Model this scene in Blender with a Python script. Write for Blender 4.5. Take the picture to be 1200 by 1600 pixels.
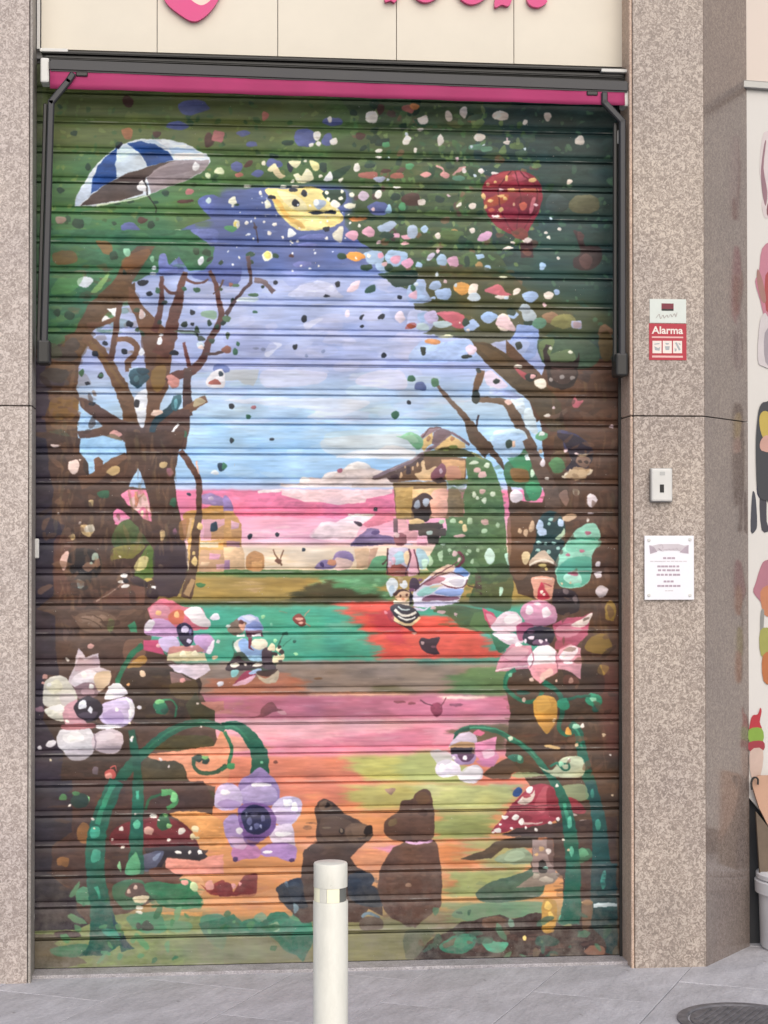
import bpy, bmesh, math
import numpy as np
from mathutils import Vector, Matrix

for _o in list(bpy.data.objects):
    bpy.data.objects.remove(_o)
scene = bpy.context.scene

# ---------------------------------------------------------------- camera
CAM = np.array([0.59057, -6.31215, 1.49334])
YAW, PIT, ROLL, FPX = 0.0996775, -0.0156207, -0.0005513, 2800.0
_fw = np.array([math.sin(YAW) * math.cos(PIT), math.cos(YAW) * math.cos(PIT), -math.sin(PIT)])
_r0 = np.array([math.cos(YAW), -math.sin(YAW), 0.0])
_u0 = np.cross(_r0, _fw)
RIGHT = _r0 * math.cos(ROLL) + _u0 * math.sin(ROLL)
UP = -_r0 * math.sin(ROLL) + _u0 * math.cos(ROLL)
cam = bpy.data.cameras.new('camera')
cam.sensor_fit = 'AUTO'; cam.sensor_width = 36.0; cam.lens = FPX / 1600 * 36.0
cam.clip_end = 2000.0
cam_o = bpy.data.objects.new('camera', cam)
scene.collection.objects.link(cam_o)
m = Matrix(((RIGHT[0], UP[0], -_fw[0], CAM[0]), (RIGHT[1], UP[1], -_fw[1], CAM[1]),
            (RIGHT[2], UP[2], -_fw[2], CAM[2]), (0, 0, 0, 1)))
cam_o.matrix_world = m
scene.camera = cam_o

# ---------------------------------------------------------------- sky, sun, exposure
SUN_EL, SUN_AZ = math.radians(38), math.radians(6)     # azimuth: to the right of straight-out from the wall
world = bpy.data.worlds.new('World'); scene.world = world; world.use_nodes = True
wn = world.node_tree.nodes; wl = world.node_tree.links
wn.clear()
sky = wn.new('ShaderNodeTexSky'); sky.sky_type = 'NISHITA'; sky.sun_disc = False
sky.sun_elevation = SUN_EL
sky.sun_rotation = math.pi - SUN_AZ
sky.air_density = 1.0; sky.dust_density = 3.0; sky.ozone_density = 1.0
bg = wn.new('ShaderNodeBackground'); bg.inputs['Strength'].default_value = 0.09
wo = wn.new('ShaderNodeOutputWorld')
wl.new(sky.outputs[0], bg.inputs[0]); wl.new(bg.outputs[0], wo.inputs[0])
sun = bpy.data.lights.new('sun', 'SUN'); sun.energy = 1.5; sun.angle = math.radians(75); sun.color = (1.0, 0.965, 0.92)
sun_o = bpy.data.objects.new('sun', sun); scene.collection.objects.link(sun_o)
sd = Vector((math.sin(SUN_AZ) * math.cos(SUN_EL), -math.cos(SUN_AZ) * math.cos(SUN_EL), math.sin(SUN_EL)))
sun_o.rotation_euler = sd.to_track_quat('Z', 'Y').to_euler()
scene.view_settings.view_transform = 'Standard'; scene.view_settings.look = 'None'
scene.view_settings.gamma = 1.0; scene.view_settings.exposure = 0.36
scene.view_settings.use_curve_mapping = False

# ---------------------------------------------------------------- helpers
W, PITCH, ZB = 2.0687, 0.105, 0.110          # shutter width, slat pitch, height of bottom bar
NSLAT = 29
ZTOP = ZB + NSLAT * PITCH

def at(px, py, Y=0.0):
    """where the sight line of a measured photo point meets the vertical plane y = Y"""
    dr = _fw + RIGHT * (px - 600) / FPX - UP * (py - 800) / FPX
    t = (Y - CAM[1]) / dr[1]
    return Vector(CAM + dr * t)

def atz(px, py, Z=0.0):
    dr = _fw + RIGHT * (px - 600) / FPX - UP * (py - 800) / FPX
    return Vector(CAM + dr * ((Z - CAM[2]) / dr[2]))

def link(o, parent=None):
    scene.collection.objects.link(o)
    if parent is not None:
        o.parent = parent
        o.matrix_parent_inverse = Matrix.Translation(parent.location).inverted()
    return o

def empty(name, loc=(0, 0, 0)):
    o = bpy.data.objects.new(name, None); o.location = loc; o.empty_display_size = 0.1
    return link(o)

def tag(o, label=None, cat=None, group=None, kind=None):
    for k, v in (('label', label), ('category', cat), ('group', group), ('kind', kind)):
        if v: o[k] = v
    return o

def obj(name, bm, mat, parent=None, smooth=False):
    me = bpy.data.meshes.new(name)
    bmesh.ops.recalc_face_normals(bm, faces=bm.faces)
    bm.to_mesh(me); bm.free()
    if mat: me.materials.append(mat)
    if smooth:
        for f in me.polygons: f.use_smooth = True
    return link(bpy.data.objects.new(name, me), parent)

def box(bm, x0, x1, y0, y1, z0, z1, bev=0.0, seg=1):
    r = bmesh.ops.create_cube(bm, size=1.0)
    vs = r['verts']
    for v in vs:
        v.co = Vector(((x0 + x1) / 2 + v.co.x * (x1 - x0), (y0 + y1) / 2 + v.co.y * (y1 - y0), (z0 + z1) / 2 + v.co.z * (z1 - z0)))
    if bev > 0:
        es = list({e for v in vs for e in v.link_edges})
        bmesh.ops.bevel(bm, geom=es, offset=bev, segments=seg, affect='EDGES', profile=0.5)

def boxobj(name, x0, x1, y0, y1, z0, z1, mat, parent=None, bev=0.0, seg=1):
    bm = bmesh.new(); box(bm, x0, x1, y0, y1, z0, z1, bev, seg)
    return obj(name, bm, mat, parent)

def bar(bm, a, b, w, h, bev=0.0):
    """rectangular bar from a to b; w across in the wall plane, h out of the wall"""
    a, b = Vector(a), Vector(b)
    dv = b - a; L = dv.length
    rot = dv.to_track_quat('Z', 'Y').to_matrix().to_4x4()
    tmp = bmesh.new()
    box(tmp, -w / 2, w / 2, -h / 2, h / 2, 0, L, bev)
    tmp.transform(Matrix.Translation(a) @ rot)
    me = bpy.data.meshes.new('tmp'); tmp.to_mesh(me); tmp.free()
    bm.from_mesh(me); bpy.data.meshes.remove(me)

def prism(pts, y0, y1, bm=None):
    """extrude an outline given as (x, z) pairs between two depths"""
    bm = bm or bmesh.new()
    a = [bm.verts.new((x, y0, z)) for x, z in pts]
    b = [bm.verts.new((x, y1, z)) for x, z in pts]
    bm.faces.new(a); bm.faces.new(b[::-1])
    n = len(pts)
    for i in range(n):
        bm.faces.new((a[i], b[i], b[(i + 1) % n], a[(i + 1) % n]))
    return bm

def pxprism(pts, Y, t, bm=None):
    """same, with the outline measured on the photo at depth Y, t thick towards the street"""
    q = [at(x, y, Y) for x, y in pts]
    return prism([(v.x, v.z) for v in q], Y - t, Y, bm)

def smoothpts(pts, closed=True, n=5):
    q = np.array(pts, float)
    m_ = len(q); out = []
    for i in range(m_ if closed else m_ - 1):
        if closed: a, b, c, e = q[i - 1], q[i], q[(i + 1) % m_], q[(i + 2) % m_]
        else: a, b, c, e = q[max(i - 1, 0)], q[i], q[i + 1], q[min(i + 2, m_ - 1)]
        for k in range(n):
            t = k / n
            out.append(tuple(0.5 * (2 * b + (c - a) * t + (2 * a - 5 * b + 4 * c - e) * t * t + (3 * b - a - 3 * c + e) * t ** 3)))
    if not closed: out.append(tuple(q[-1]))
    return out

def lathe(prof, n=48, bm=None, cx=0, cy=0):
    bm = bm or bmesh.new()
    rings = []
    for r, z in prof:
        rings.append([bm.verts.new((cx + r * math.cos(2 * math.pi * k / n), cy + r * math.sin(2 * math.pi * k / n), z)) for k in range(n)])
    for a, b in zip(rings, rings[1:]):
        for k in range(n):
            bm.faces.new((a[k], a[(k + 1) % n], b[(k + 1) % n], b[k]))
    bm.faces.new(rings[0][::-1]); bm.faces.new(rings[-1])
    return bm

# ---------------------------------------------------------------- materials
def lin(h):
    c = [int(h[i:i + 2], 16) / 255 for i in (0, 2, 4)]
    return tuple(v / 12.92 if v <= .04045 else ((v + .055) / 1.055) ** 2.4 for v in c) + (1.0,)

class NT:
    def __init__(self, name, rough=0.5, metal=0.0, spec=0.5):
        self.m = bpy.data.materials.new(name); self.m.use_nodes = True
        self.n = self.m.node_tree.nodes; self.l = self.m.node_tree.links
        self.b = self.n['Principled BSDF']
        self.b.inputs['Roughness'].default_value = rough; self.b.inputs['Metallic'].default_value = metal
        self.b.inputs['Specular IOR Level'].default_value = spec
        self.tc = self.n.new('ShaderNodeTexCoord')
    def node(self, t, **kw):
        nd = self.n.new(t)
        for k, v in kw.items():
            if k.startswith('_'): setattr(nd, k[1:], v)
            else: nd.inputs[k.replace('__', ' ')].default_value = v
        return nd
    def map(self, scale=(1, 1, 1), rot=(0, 0, 0), out='Object'):
        mp = self.n.new('ShaderNodeMapping'); mp.inputs['Scale'].default_value = scale; mp.inputs['Rotation'].default_value = rot
        self.l.new(self.tc.outputs[out], mp.inputs[0]); return mp.outputs[0]
    def noise(self, scale, detail=4, rough=.55, vec=None, dist=0.0):
        nd = self.node('ShaderNodeTexNoise', Scale=scale, Detail=detail, Roughness=rough, Distortion=dist)
        self.l.new(vec or self.tc.outputs['Object'], nd.inputs['Vector']); return nd.outputs['Fac']
    def ramp(self, fac, stops):
        r = self.n.new('ShaderNodeValToRGB'); e = r.color_ramp.elements
        while len(e) < len(stops): e.new(0.5)
        for k, (p_, c) in enumerate(stops):
            e[k].position = p_; e[k].color = c if not isinstance(c, str) else lin(c)
        self.l.new(fac, r.inputs[0]); return r.outputs[0]
    def mix(self, a, b, fac, mode='MIX'):
        x = self.n.new('ShaderNodeMix'); x.data_type = 'RGBA'; x.blend_type = mode
        for s_, v in ((6, a), (7, b), (0, fac)):
            if hasattr(v, 'is_linked'): self.l.new(v, x.inputs[s_])
            else: x.inputs[s_].default_value = lin(v) if isinstance(v, str) else v
        return x.outputs[2]
    def col(self, sock):
        if hasattr(sock, 'is_linked'): self.l.new(sock, self.b.inputs['Base Color'])
        else: self.b.inputs['Base Color'].default_value = lin(sock)
    def bump(self, fac, strength=.3, dist=.002):
        bp = self.node('ShaderNodeBump', Strength=strength, Distance=dist)
        self.l.new(fac, bp.inputs['Height']); self.l.new(bp.outputs[0], self.b.inputs['Normal'])
    def rough(self, fac, a, b):
        r = self.node('ShaderNodeMapRange', To__Min=a, To__Max=b); self.l.new(fac, r.inputs[0]); self.l.new(r.outputs[0], self.b.inputs['Roughness'])

def paint(name, c, rough=.5, metal=0, var=.12, scale=9, spec=.5):
    t = NT(name, rough, metal, spec)
    n = t.noise(scale, 6, .6)
    v = t.ramp(n, [(.3, (1 - var,) * 3 + (1,)), (.7, (1, 1, 1, 1))])
    t.col(t.mix(lin(c), v, 1.0, 'MULTIPLY'))
    t.rough(n, max(rough - .08, .05), min(rough + .1, 1))
    return t.m

def granite(name, light, mid, dark, rough=.45, sc=1.0, bump=.25, spec=.4, contrast=1.0):
    """blotchy honed granite: pale worm-like feldspar flecks in a darker ground"""
    t = NT(name, rough, 0, spec)
    v = t.map((1, 1, 1), out='Object')
    a = t.noise(60 * sc, 2, .5, v, 1.7)
    b = t.noise(150 * sc, 4, .6, v, .6)
    c = t.noise(3.0, 4, .5, v)
    base = t.ramp(a, [(.36, dark), (.50, mid), (.61, light), (.70, light)])
    fine = t.ramp(b, [(.3, (.80, .79, .78, 1)), (.55, (1, 1, 1, 1)), (.75, (1.08, 1.07, 1.05, 1))])
    x = t.mix(base, fine, .75, 'MULTIPLY')
    st = t.ramp(c, [(.3, (.86, .85, .86, 1)), (.7, (1.04, 1.03, 1.0, 1))])
    x = t.mix(x, st, 1.0, 'MULTIPLY')
    # splash dirt and soft run-off stains low on the stone
    gp = t.n.new('ShaderNodeSeparateXYZ'); t.l.new(t.n.new('ShaderNodeNewGeometry').outputs['Position'], gp.inputs[0])
    lo = t.node('ShaderNodeMapRange', From__Min=.0, From__Max=.5, To__Min=.55, To__Max=.0); t.l.new(gp.outputs[2], lo.inputs[0])
    dn = t.ramp(t.noise(7, 7, .7, t.map((1, 1, .5))), [(.35, (0, 0, 0, 1)), (.7, (1, 1, 1, 1))])
    mm = t.n.new('ShaderNodeMath'); mm.operation = 'MULTIPLY'; t.l.new(lo.outputs[0], mm.inputs[0]); t.l.new(dn, mm.inputs[1])
    x = t.mix(x, '6d6761', mm.outputs[0])
    run = t.ramp(t.noise(5, 6, .65, t.map((3, 3, .22))), [(.58, (1, 1, 1, 1)), (.75, (.86, .85, .84, 1))])
    t.col(t.mix(x, run, 1.0, 'MULTIPLY'))
    t.rough(a, rough - .1, rough + .15)
    t.bump(b, bump, .0012)
    return t.m
# ---------------------------------------------------------------- mural paint
# The mural is painted by code, brush mark by brush mark, on a numpy canvas that
# becomes the paint of the shutter slats (flat print on real slats).
PS = 2.0                       # canvas pixels per unit
PX0, PY0, PX1, PY1 = 40, 130, 992, 1530
CW, CH = int((PX1 - PX0) * PS), int((PY1 - PY0) * PS)
canvas = np.zeros((CH, CW, 3), np.float32)
prng = np.random.default_rng(7)
_t = [0.0, 0.0, 1.0]

def T(x0, y0, s):
    _t[0], _t[1], _t[2] = x0, y0, s

def _c(h):
    return np.array([int(h[i:i + 2], 16) for i in (0, 2, 4)], np.float32)

def _pts(a):
    if isinstance(a, str):
        a = [float(v) for v in a.replace(',', ' ').split()]
        a = np.array(a).reshape(-1, 2)
    a = np.asarray(a, float)
    q = np.empty_like(a)
    q[:, 0] = (_t[0] + a[:, 0] / _t[2] - PX0) * PS
    q[:, 1] = (_t[1] + a[:, 1] / _t[2] - PY0) * PS
    return q

def _smooth(q, closed=True, n=6):
    m = len(q)
    out = []
    rng_ = range(m if closed else m - 1)
    for i in rng_:
        if closed:
            a, b, c, d_ = q[(i - 1) % m], q[i], q[(i + 1) % m], q[(i + 2) % m]
        else:
            a, b, c, d_ = q[max(i - 1, 0)], q[i], q[i + 1], q[min(i + 2, m - 1)]
        for k in range(n):
            t = k / n
            out.append(0.5 * ((2 * b) + (c - a) * t + (2 * a - 5 * b + 4 * c - d_) * t * t
                              + (3 * b - a - 3 * c + d_) * t ** 3))
    if not closed:
        out.append(q[-1])
    return np.array(out)

def _mask(q, pad=0):
    x0 = max(int(q[:, 0].min()) - 1 - pad, 0); x1 = min(int(q[:, 0].max()) + 2 + pad, CW)
    y0 = max(int(q[:, 1].min()) - 1 - pad, 0); y1 = min(int(q[:, 1].max()) + 2 + pad, CH)
    if x1 <= x0 or y1 <= y0:
        return None
    m = np.zeros((y1 - y0, x1 - x0), bool)
    X = np.arange(x0, x1) + 0.5
    r = np.roll(q, -1, 0)
    for (ax, ay), (bx, by) in zip(q, r):
        if ay == by:
            continue
        if ay > by:
            ax, ay, bx, by = bx, by, ax, ay
        ya = max(int(math.ceil(ay - 0.5)), y0); yb = min(int(math.ceil(by - 0.5)), y1)
        if yb <= ya:
            continue
        yy = np.arange(ya, yb) + 0.5
        xc = ax + (yy - ay) * (bx - ax) / (by - ay)
        m[ya - y0:yb - y0] ^= X[None, :] < xc[:, None]
    return m, x0, y0, x1, y1

def _blur(m, r):
    r = int(r)
    for _ in range(2):
        for ax in (0, 1):
            p_ = np.pad(m, [(r + 1, r) if a == ax else (0, 0) for a in (0, 1)], mode='edge')
            c = np.cumsum(p_, ax)
            n = m.shape[ax]
            a1 = np.take(c, np.arange(2 * r + 1, 2 * r + 1 + n), ax)
            a0 = np.take(c, np.arange(0, n), ax)
            m = (a1 - a0) / (2 * r + 1)
    return m

def _brush_tile(n, sizes, count):
    """a tile of overlapping brush daubs, values about -1..1"""
    t = np.zeros((n, n), np.float32)
    yy, xx = np.mgrid[-40:41, -40:41].astype(np.float32)
    for _ in range(count):
        a = prng.uniform(-.6, .5); L = prng.uniform(*sizes); w = L * prng.uniform(.22, .45)
        u = xx * math.cos(a) + yy * math.sin(a); v = -xx * math.sin(a) + yy * math.cos(a)
        k = np.clip(1.6 - 1.6 * ((u / L) ** 2 + (v / w) ** 2), 0, 1) * .8
        iy = (prng.integers(n) + np.arange(-40, 41)) % n; ix = (prng.integers(n) + np.arange(-40, 41)) % n
        g = np.ix_(iy, ix)
        t[g] += (prng.uniform(-1, 1) - t[g]) * k
    return t
BRUSH = _brush_tile(640, (9, 32), 2600)
BRUSH_H = _brush_tile(512, (5, 14), 4200)

def _fill(col, q, blur=0, alpha=1.0):
    res = _mask(q, int(blur * 2 * PS) if blur else 0)
    if res is None:
        return
    m, x0, y0, x1, y1 = res
    c = _c(col) if isinstance(col, str) else col
    if blur:
        m = _blur(m.astype(np.float32), max(1, blur * PS))
    if blur or alpha < 1:
        m = m.astype(np.float32)[..., None] * alpha
        reg = canvas[y0:y1, x0:x1]
        reg += (c - reg) * m
    else:
        h_, w_ = m.shape
        oy, ox = prng.integers(512), prng.integers(512)
        f = BRUSH[np.ix_((np.arange(h_) + oy) % 640, (np.arange(w_) + ox) % 640)] * .085 \
            + BRUSH_H[np.ix_((np.arange(h_) + ox) % 512, (np.arange(w_) + oy) % 512)] * .045
        k = min(1.0, 90.0 / max(h_, w_)) * .13
        f = f + k * (.5 - np.arange(h_) / h_)[:, None] * 1.2 + k * (.5 - np.arange(w_) / w_)[None, :] * .8
        reg = canvas[y0:y1, x0:x1]
        lo = float(c.mean()) < 90
        cc = c[None, None, :] * (1 + f[..., None]) + (f * (26 if lo else 6))[..., None]
        reg[m] = cc[m]

def p(col, pts, alpha=1.0):            # hard polygon
    _fill(col, _pts(pts), 0, alpha)

def P(col, pts, alpha=1.0):            # smooth blob
    _fill(col, _smooth(_pts(pts)), 0, alpha)

def s(col, pts, blur=6, alpha=1.0):    # soft-edged area
    _fill(col, _smooth(_pts(pts)), blur, alpha)

def d(col, x, y, rx, ry=None, ang=0.0, alpha=1.0, rough=0.18):   # dab
    ry = rx if ry is None else ry
    n = 7 if rough >= .18 else 11
    th = np.linspace(0, 2 * math.pi, n, endpoint=False) + prng.uniform(-.25, .25, n)
    k = 1 + prng.uniform(-rough, rough * 1.1, n)
    a = math.radians(ang)
    ex, ey = rx * np.cos(th) * k, ry * np.sin(th) * k
    _fill(col, _smooth(_pts(np.stack([x + ex * math.cos(a) - ey * math.sin(a),
                                      y + ex * math.sin(a) + ey * math.cos(a)], 1)), n=2), 0, alpha)

def D(col, txt, alpha=1.0):            # many dabs "x y rx ry ang; ..."
    for it in txt.split(';'):
        v = [float(w) for w in it.split()]
        if v:
            d(col, *v, alpha=alpha)

def l(col, w, pts, w1=None, alpha=1.0):   # tapered stroke
    q = _smooth(_pts(pts), False, 8)
    w = w / _t[2] * PS / 2
    w1 = w if w1 is None else w1 / _t[2] * PS / 2
    t = np.gradient(q, axis=0)
    t /= np.linalg.norm(t, axis=1)[:, None] + 1e-9
    nn = np.stack([-t[:, 1], t[:, 0]], 1)
    ww = np.linspace(w, w1, len(q))[:, None] * (1 + prng.uniform(-.06, .06, (len(q), 1)))
    _fill(col, np.concatenate([q + nn * ww, (q - nn * ww)[::-1]]), 0, alpha)

def grad(stops, pts, blur=0):           # area filled with a vertical blend of paints
    q = _smooth(_pts(pts))
    m, x0, y0, x1, y1 = _mask(q, int(blur * 2 * PS))
    ys = [(_t[1] + a / _t[2] - PY0) * PS for a, _ in stops]
    cs = np.array([_c(c) for _, c in stops])
    Y = np.arange(y0, y1)
    row = np.stack([np.interp(Y, ys, cs[:, k]) for k in range(3)], 1)[:, None, :]
    mm = m.astype(np.float32)
    if blur:
        mm = _blur(mm, blur * PS)
    reg = canvas[y0:y1, x0:x1]
    reg += (row - reg) * mm[..., None]

def strk(cols, x0, y0, x1, y1, n, lx, ly, alpha=.6):   # loose horizontal brush marks
    for _ in range(n):
        c = _c(cols[prng.integers(len(cols))]) + prng.uniform(-7, 7)
        d(c, prng.uniform(x0, x1), prng.uniform(y0, y1), lx * prng.uniform(.4, 1.2),
          ly * prng.uniform(.5, 1.3), prng.uniform(-5, 4), alpha=alpha * prng.uniform(.5, 1), rough=.3)

def scat(cols, pts, n, r0, r1, alpha=1.0, asp=1.6):      # scattered leaf dabs inside an outline
    q = np.array([float(v) for v in pts.split()]).reshape(-1, 2)
    (ax, ay), (bx, by) = q.min(0), q.max(0)
    k = 0; tries = 0
    while k < n and tries < n * 30:
        tries += 1
        x, y = prng.uniform(ax, bx), prng.uniform(ay, by)
        ins = False
        j = len(q) - 1
        for i in range(len(q)):
            if (q[i, 1] > y) != (q[j, 1] > y) and x < (q[j, 0] - q[i, 0]) * (y - q[i, 1]) / (q[j, 1] - q[i, 1]) + q[i, 0]:
                ins = not ins
            j = i
        if ins:
            r = prng.uniform(r0, r1)
            d(_c(cols[prng.integers(len(cols))]) + prng.uniform(-6, 6), x, y, r * prng.uniform(1, asp), r,
              prng.uniform(0, 180), alpha, .3)
            k += 1

def drag(y0, y1, amp):
    """dry-brush: pull the wet paint sideways in thin streaks"""
    global canvas
    a, e = int((y0 - PY0) * PS), int((y1 - PY0) * PS)
    n = e - a
    g = prng.standard_normal((n // 3 + 3, CW // 110 + 3)) * amp * PS
    g2 = prng.standard_normal((n // 9 + 3, CW // 160 + 3)) * amp * PS * .8
    def up(g_, sy, sx):
        yy = np.arange(n) / sy; xx = np.arange(CW) / sx
        iy, ix = yy.astype(int), xx.astype(int); fy, fx = (yy - iy)[:, None], (xx - ix)[None, :]
        r0 = g_[iy][:, ix] * (1 - fx) + g_[iy][:, ix + 1] * fx; r1 = g_[iy + 1][:, ix] * (1 - fx) + g_[iy + 1][:, ix + 1] * fx
        return r0 * (1 - fy) + r1 * fy
    ix = np.clip(np.arange(CW)[None, :] + up(g, 3, 110) + up(g2, 9, 160), 0, CW - 1).astype(np.int32)
    reg = canvas[a:e]
    canvas[a:e] = np.take_along_axis(reg, np.repeat(ix[..., None], 3, 2), 1)
    # and blend the bands into each other a little
    reg = canvas[a:e]
    for k in range(3):
        reg[..., k] = reg[..., k] * .35 + _blur(reg[..., k], 4) * .65

A_ = (50, 130, 4); B_ = (350, 130, 4); C_ = (650, 130, 3.636)
D_ = (50, 400, 4); E_ = (350, 400, 4); F_ = (650, 400, 3.636)
G_ = (50, 680, 4); H_ = (350, 680, 4); I_ = (650, 680, 3.636)
J_ = (50, 950, 4); K_ = (350, 950, 4); L_ = (650, 950, 3.636)
M_ = (30, 1220, 3.75); N_ = (350, 1220, 4); O_ = (650, 1220, 3.636)
W_ = (31, 359, 2.4); X_ = (31, 906, 2.4); Y_ = (500, 875, 2.4)
Q_ = (580, 650, 5.4545); R_ = (560, 820, 5.4545); S_ = (760, 1200, 5.714)

def paint_mural():
    canvas[:] = _c('5b443c')
    # ---- sky, sunset and fields behind everything
    T(0, 0, 1)
    grad([(130, '54663c'), (290, '4d5c9c'), (390, '5f72b4'), (425, '7389c4'), (438, 'a3b2e0'), (480, 'a9b9e6'),
          (530, 'a7b5e2'), (572, 'a2b0e0'), (600, 'adc6ea'), (640, 'b3d2ee'), (680, 'a9d2f7'), (745, '9cc9f6'),
          (763, 'bcc8ea'), (767, 'ee7ba6'), (800, 'ee86ac'), (812, 'f0a3c4'), (845, 'f1bfd2'), (856, 'efd6bf'),
          (888, 'eed3ae'), (892, '5d7d3c'), (903, 'a58742'), (930, 'b3954f'), (942, '56552f'), (950, '46a489'),
          (1030, '3f9a83'), (1040, '8a7566'), (1080, '8e6d5c'), (1090, 'b36580'), (1130, 'c08a96'),
          (1140, 'e2a0ae'), (1178, 'dd8498'), (1186, 'dd8468'), (1230, 'd77a62'), (1280, 'dc8f58'),
          (1330, 'd98a66'), (1400, 'd79a5c'), (1450, '71795a'), (1530, '7f8564')],
         '40 130 992 130 992 1530 40 1530')
    # soft sky brushwork
    strk(['8d9cd6', '7f92cf', 'a9b5e4'], 330, 395, 620, 430, 26, 26, 6, .5)
    strk(['c3cdf0', 'b6c2ea', '98a8dc', 'c9cbea'], 300, 438, 760, 575, 90, 30, 8, .5)
    strk(['bfd2ee', 'cfd0ea', 'a7c4ec', 'c5dce9'], 280, 580, 760, 660, 60, 40, 7, .5)
    strk(['a4d0f8', 'b4d6f2', '98c8f8'], 290, 665, 600, 745, 40, 40, 7, .5)
    T(*E_)
    P('c2caec', '400 250 480 180 560 150 660 170 720 230 740 262 560 255')
    P('8ea0d8', '380 130 600 120 560 160 420 190', .6)
    P('d3d8f2', '500 420 620 385 560 440 520 460', .8)
    P('d6dcf4', '250 610 290 540 360 545 320 590 270 632', .8)
    P('8f9cd2', '0 505 200 500 330 560 240 600 60 590', .5)
    P('a6b0dd', '0 660 420 640 760 655 500 700 0 700', .5)
    p('b9bec0', '0 708 215 708 210 760 180 815 120 800 80 770 0 780', .8)
    P('d4d3ec', '240 720 420 710 640 730 560 800 260 815', .6)
    P('d6d4ec', '830 800 900 730 1100 715 1130 830', .7)
    P('d3dcf0', '0 900 400 885 880 900 840 960 640 1020 520 1010 560 960 200 925', .75)
    P('c2dbe4', '640 1110 900 1080 1200 1085 1200 1200 700 1200', .6)
    P('94a4d6', '1040 320 1200 320 1200 440 1130 450 1060 400', .5)
    # clouds and pink strip
    T(*H_)
    P('cfdbe4', '640 20 1200 0 1200 130 700 130', .7)
    p('e9e6e8', '700 128 830 95 960 90 1010 60 1090 65 1200 100 1200 150 700 140', .7)
    p('d9c9c6', '465 300 480 268 520 262 610 265 660 235 700 225 760 200 900 195 960 215 1060 240 1060 325 360 325')
    P('f3efef', '750 212 780 185 830 165 880 170 915 200 850 212'); P('f1e8e6', '470 290 490 262 540 270 520 292')
    P('f3eaea', '610 270 640 235 700 222 680 255 640 272')
    p('e7dde0', '355 305 800 305 800 325 355 325')
    p('ef7fa8', '-130 350 200 355 350 352 360 380 450 400 500 420 600 425 720 440 880 420 890 395 960 380 1060 372 1060 520 -130 505')
    p('f4cfd6', '355 338 1050 338 1050 365 960 385 890 395 880 418 720 435 600 420 500 415 450 395 360 372')
    p('f7e7ea', '200 352 240 338 360 338 350 356 210 362')
    p('cf5f80', '-130 470 1080 468 1080 492 -130 490', .6)
    P('f4dce6', '540 640 590 560 640 535 700 545 760 510 940 495 930 525 860 560 840 600 790 650')
    p('f2b2d0', '-130 525 700 522 600 548 540 640 -130 640', .5)
    p('e37e9b', '940 495 1060 492 1060 530 980 560 900 575 860 560')
    p('f5efe4', '780 492 940 490 930 502 770 505')
    strk(['f6dfe0', 'f3cbd6'], 60, 560, 500, 640, 14, 60, 8, .4)
    p('f1ddc4', '100 705 800 705 800 840 100 840', .8); strk(['e7c897', 'f4e6d2'], 120, 720, 700, 835, 22, 60, 8, .5)
    # distant field
    p('c9a468', '20 915 190 905 200 930 160 942 20 940'); p('d2ab80', '140 960 210 950 235 968 180 985')
    strk(['b08f48', '9d7d3a', 'c2a25e', '8b7440'], 0, 895, 620, 1020, 50, 70, 6, .6)
    p('3f6a3c', '0 840 640 842 800 835 1020 838 1020 890 0 885', .85)
    p('6e8b4b', '0 868 560 868 560 880 0 880', .6)
    # distant village at right
    P('7f6f9c', '790 690 830 640 880 600 900 580 960 585 970 620 1060 640 1060 680 900 670')
    d('5a4a7c', 945, 605, 24, 14); p('6a5a80', '785 695 830 655 1050 655 1050 680')
    p('d6b08c', '810 710 900 705 905 820 830 830'); p('b89078', '905 705 960 705 920 830 895 830')
    P('9a82b4', '680 780 710 730 760 720 800 745 810 790 740 800'); P('e5c2b8', '700 760 800 790 780 830 700 840')
    P('8d7cae', '570 830 600 785 640 775 700 790 680 830'); d('cf8c6c', 675, 795, 26, 20); d('4e4074', 610, 805, 14, 14)
    P('5f9a70', '900 820 940 760 1020 760 1020 840 900 845')
    # shrubs under the house
    P('4c8d5e', '640 890 760 880 1020 885 1030 1020 900 1030 700 1000 560 960')
    P('43402a', '420 1010 480 970 560 930 640 905 760 960 900 990 1050 1040 1050 1055 420 1040')
    strk(['3f3b28', '5b4a34', '4d4a2c'], 480, 960, 1000, 1030, 22, 50, 8, .7)
    D('8ec48c', '890 960 18 22 20;945 960 12 18;990 940 16 20;600 915 12 14;560 930 10 10;980 1000 18 12')
    D('6fb284', '800 910 30 14;700 910 30 16;850 925 30 12;960 905 24 14')
    # left fairground house behind the thin tree
    T(*G_)
    P('9c83b4', '1060 380 1110 360 1160 380 1200 400 1200 440 1070 430'); d('d0b8d4', 1120, 395, 18, 14)
    P('c08e4c', '960 480 1080 460 1130 440 1200 450 1200 520 960 520')
    p('dcae66', '960 520 1050 515 1050 660 1200 650 1200 850 980 850')
    p('d6a2a8', '1070 525 1200 525 1200 640 1070 650', .8); p('c39468', '1120 600 1200 560 1200 650 1120 650')
    p('f2ddbf', '1050 668 1170 668 1170 700 1050 700'); p('caa07c', '1050 715 1200 715 1200 850 1040 850')
    p('d49ab0', '1105 735 1180 740 1170 775 1105 775'); p('d9a7b4', '1150 805 1200 805 1200 835 1150 835'); p('e9c49c', '1060 790 1110 790 1100 812 1050 812')
    T(*H_)
    P('8d78b0', '0 380 40 410 60 470 0 480'); p('c2935c', '0 470 60 475 110 560 110 700 0 700'); p('d9b48c', '0 705 120 705 135 840 0 840')
    p('a07a9c', '0 780 35 780 35 838 0 838'); p('b08458', '45 590 110 580 105 640 50 640'); p('8a6496', '20 660 100 665 100 700 20 695', .6); p('cfa0b0', '40 530 95 545 95 580 45 590')
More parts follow.
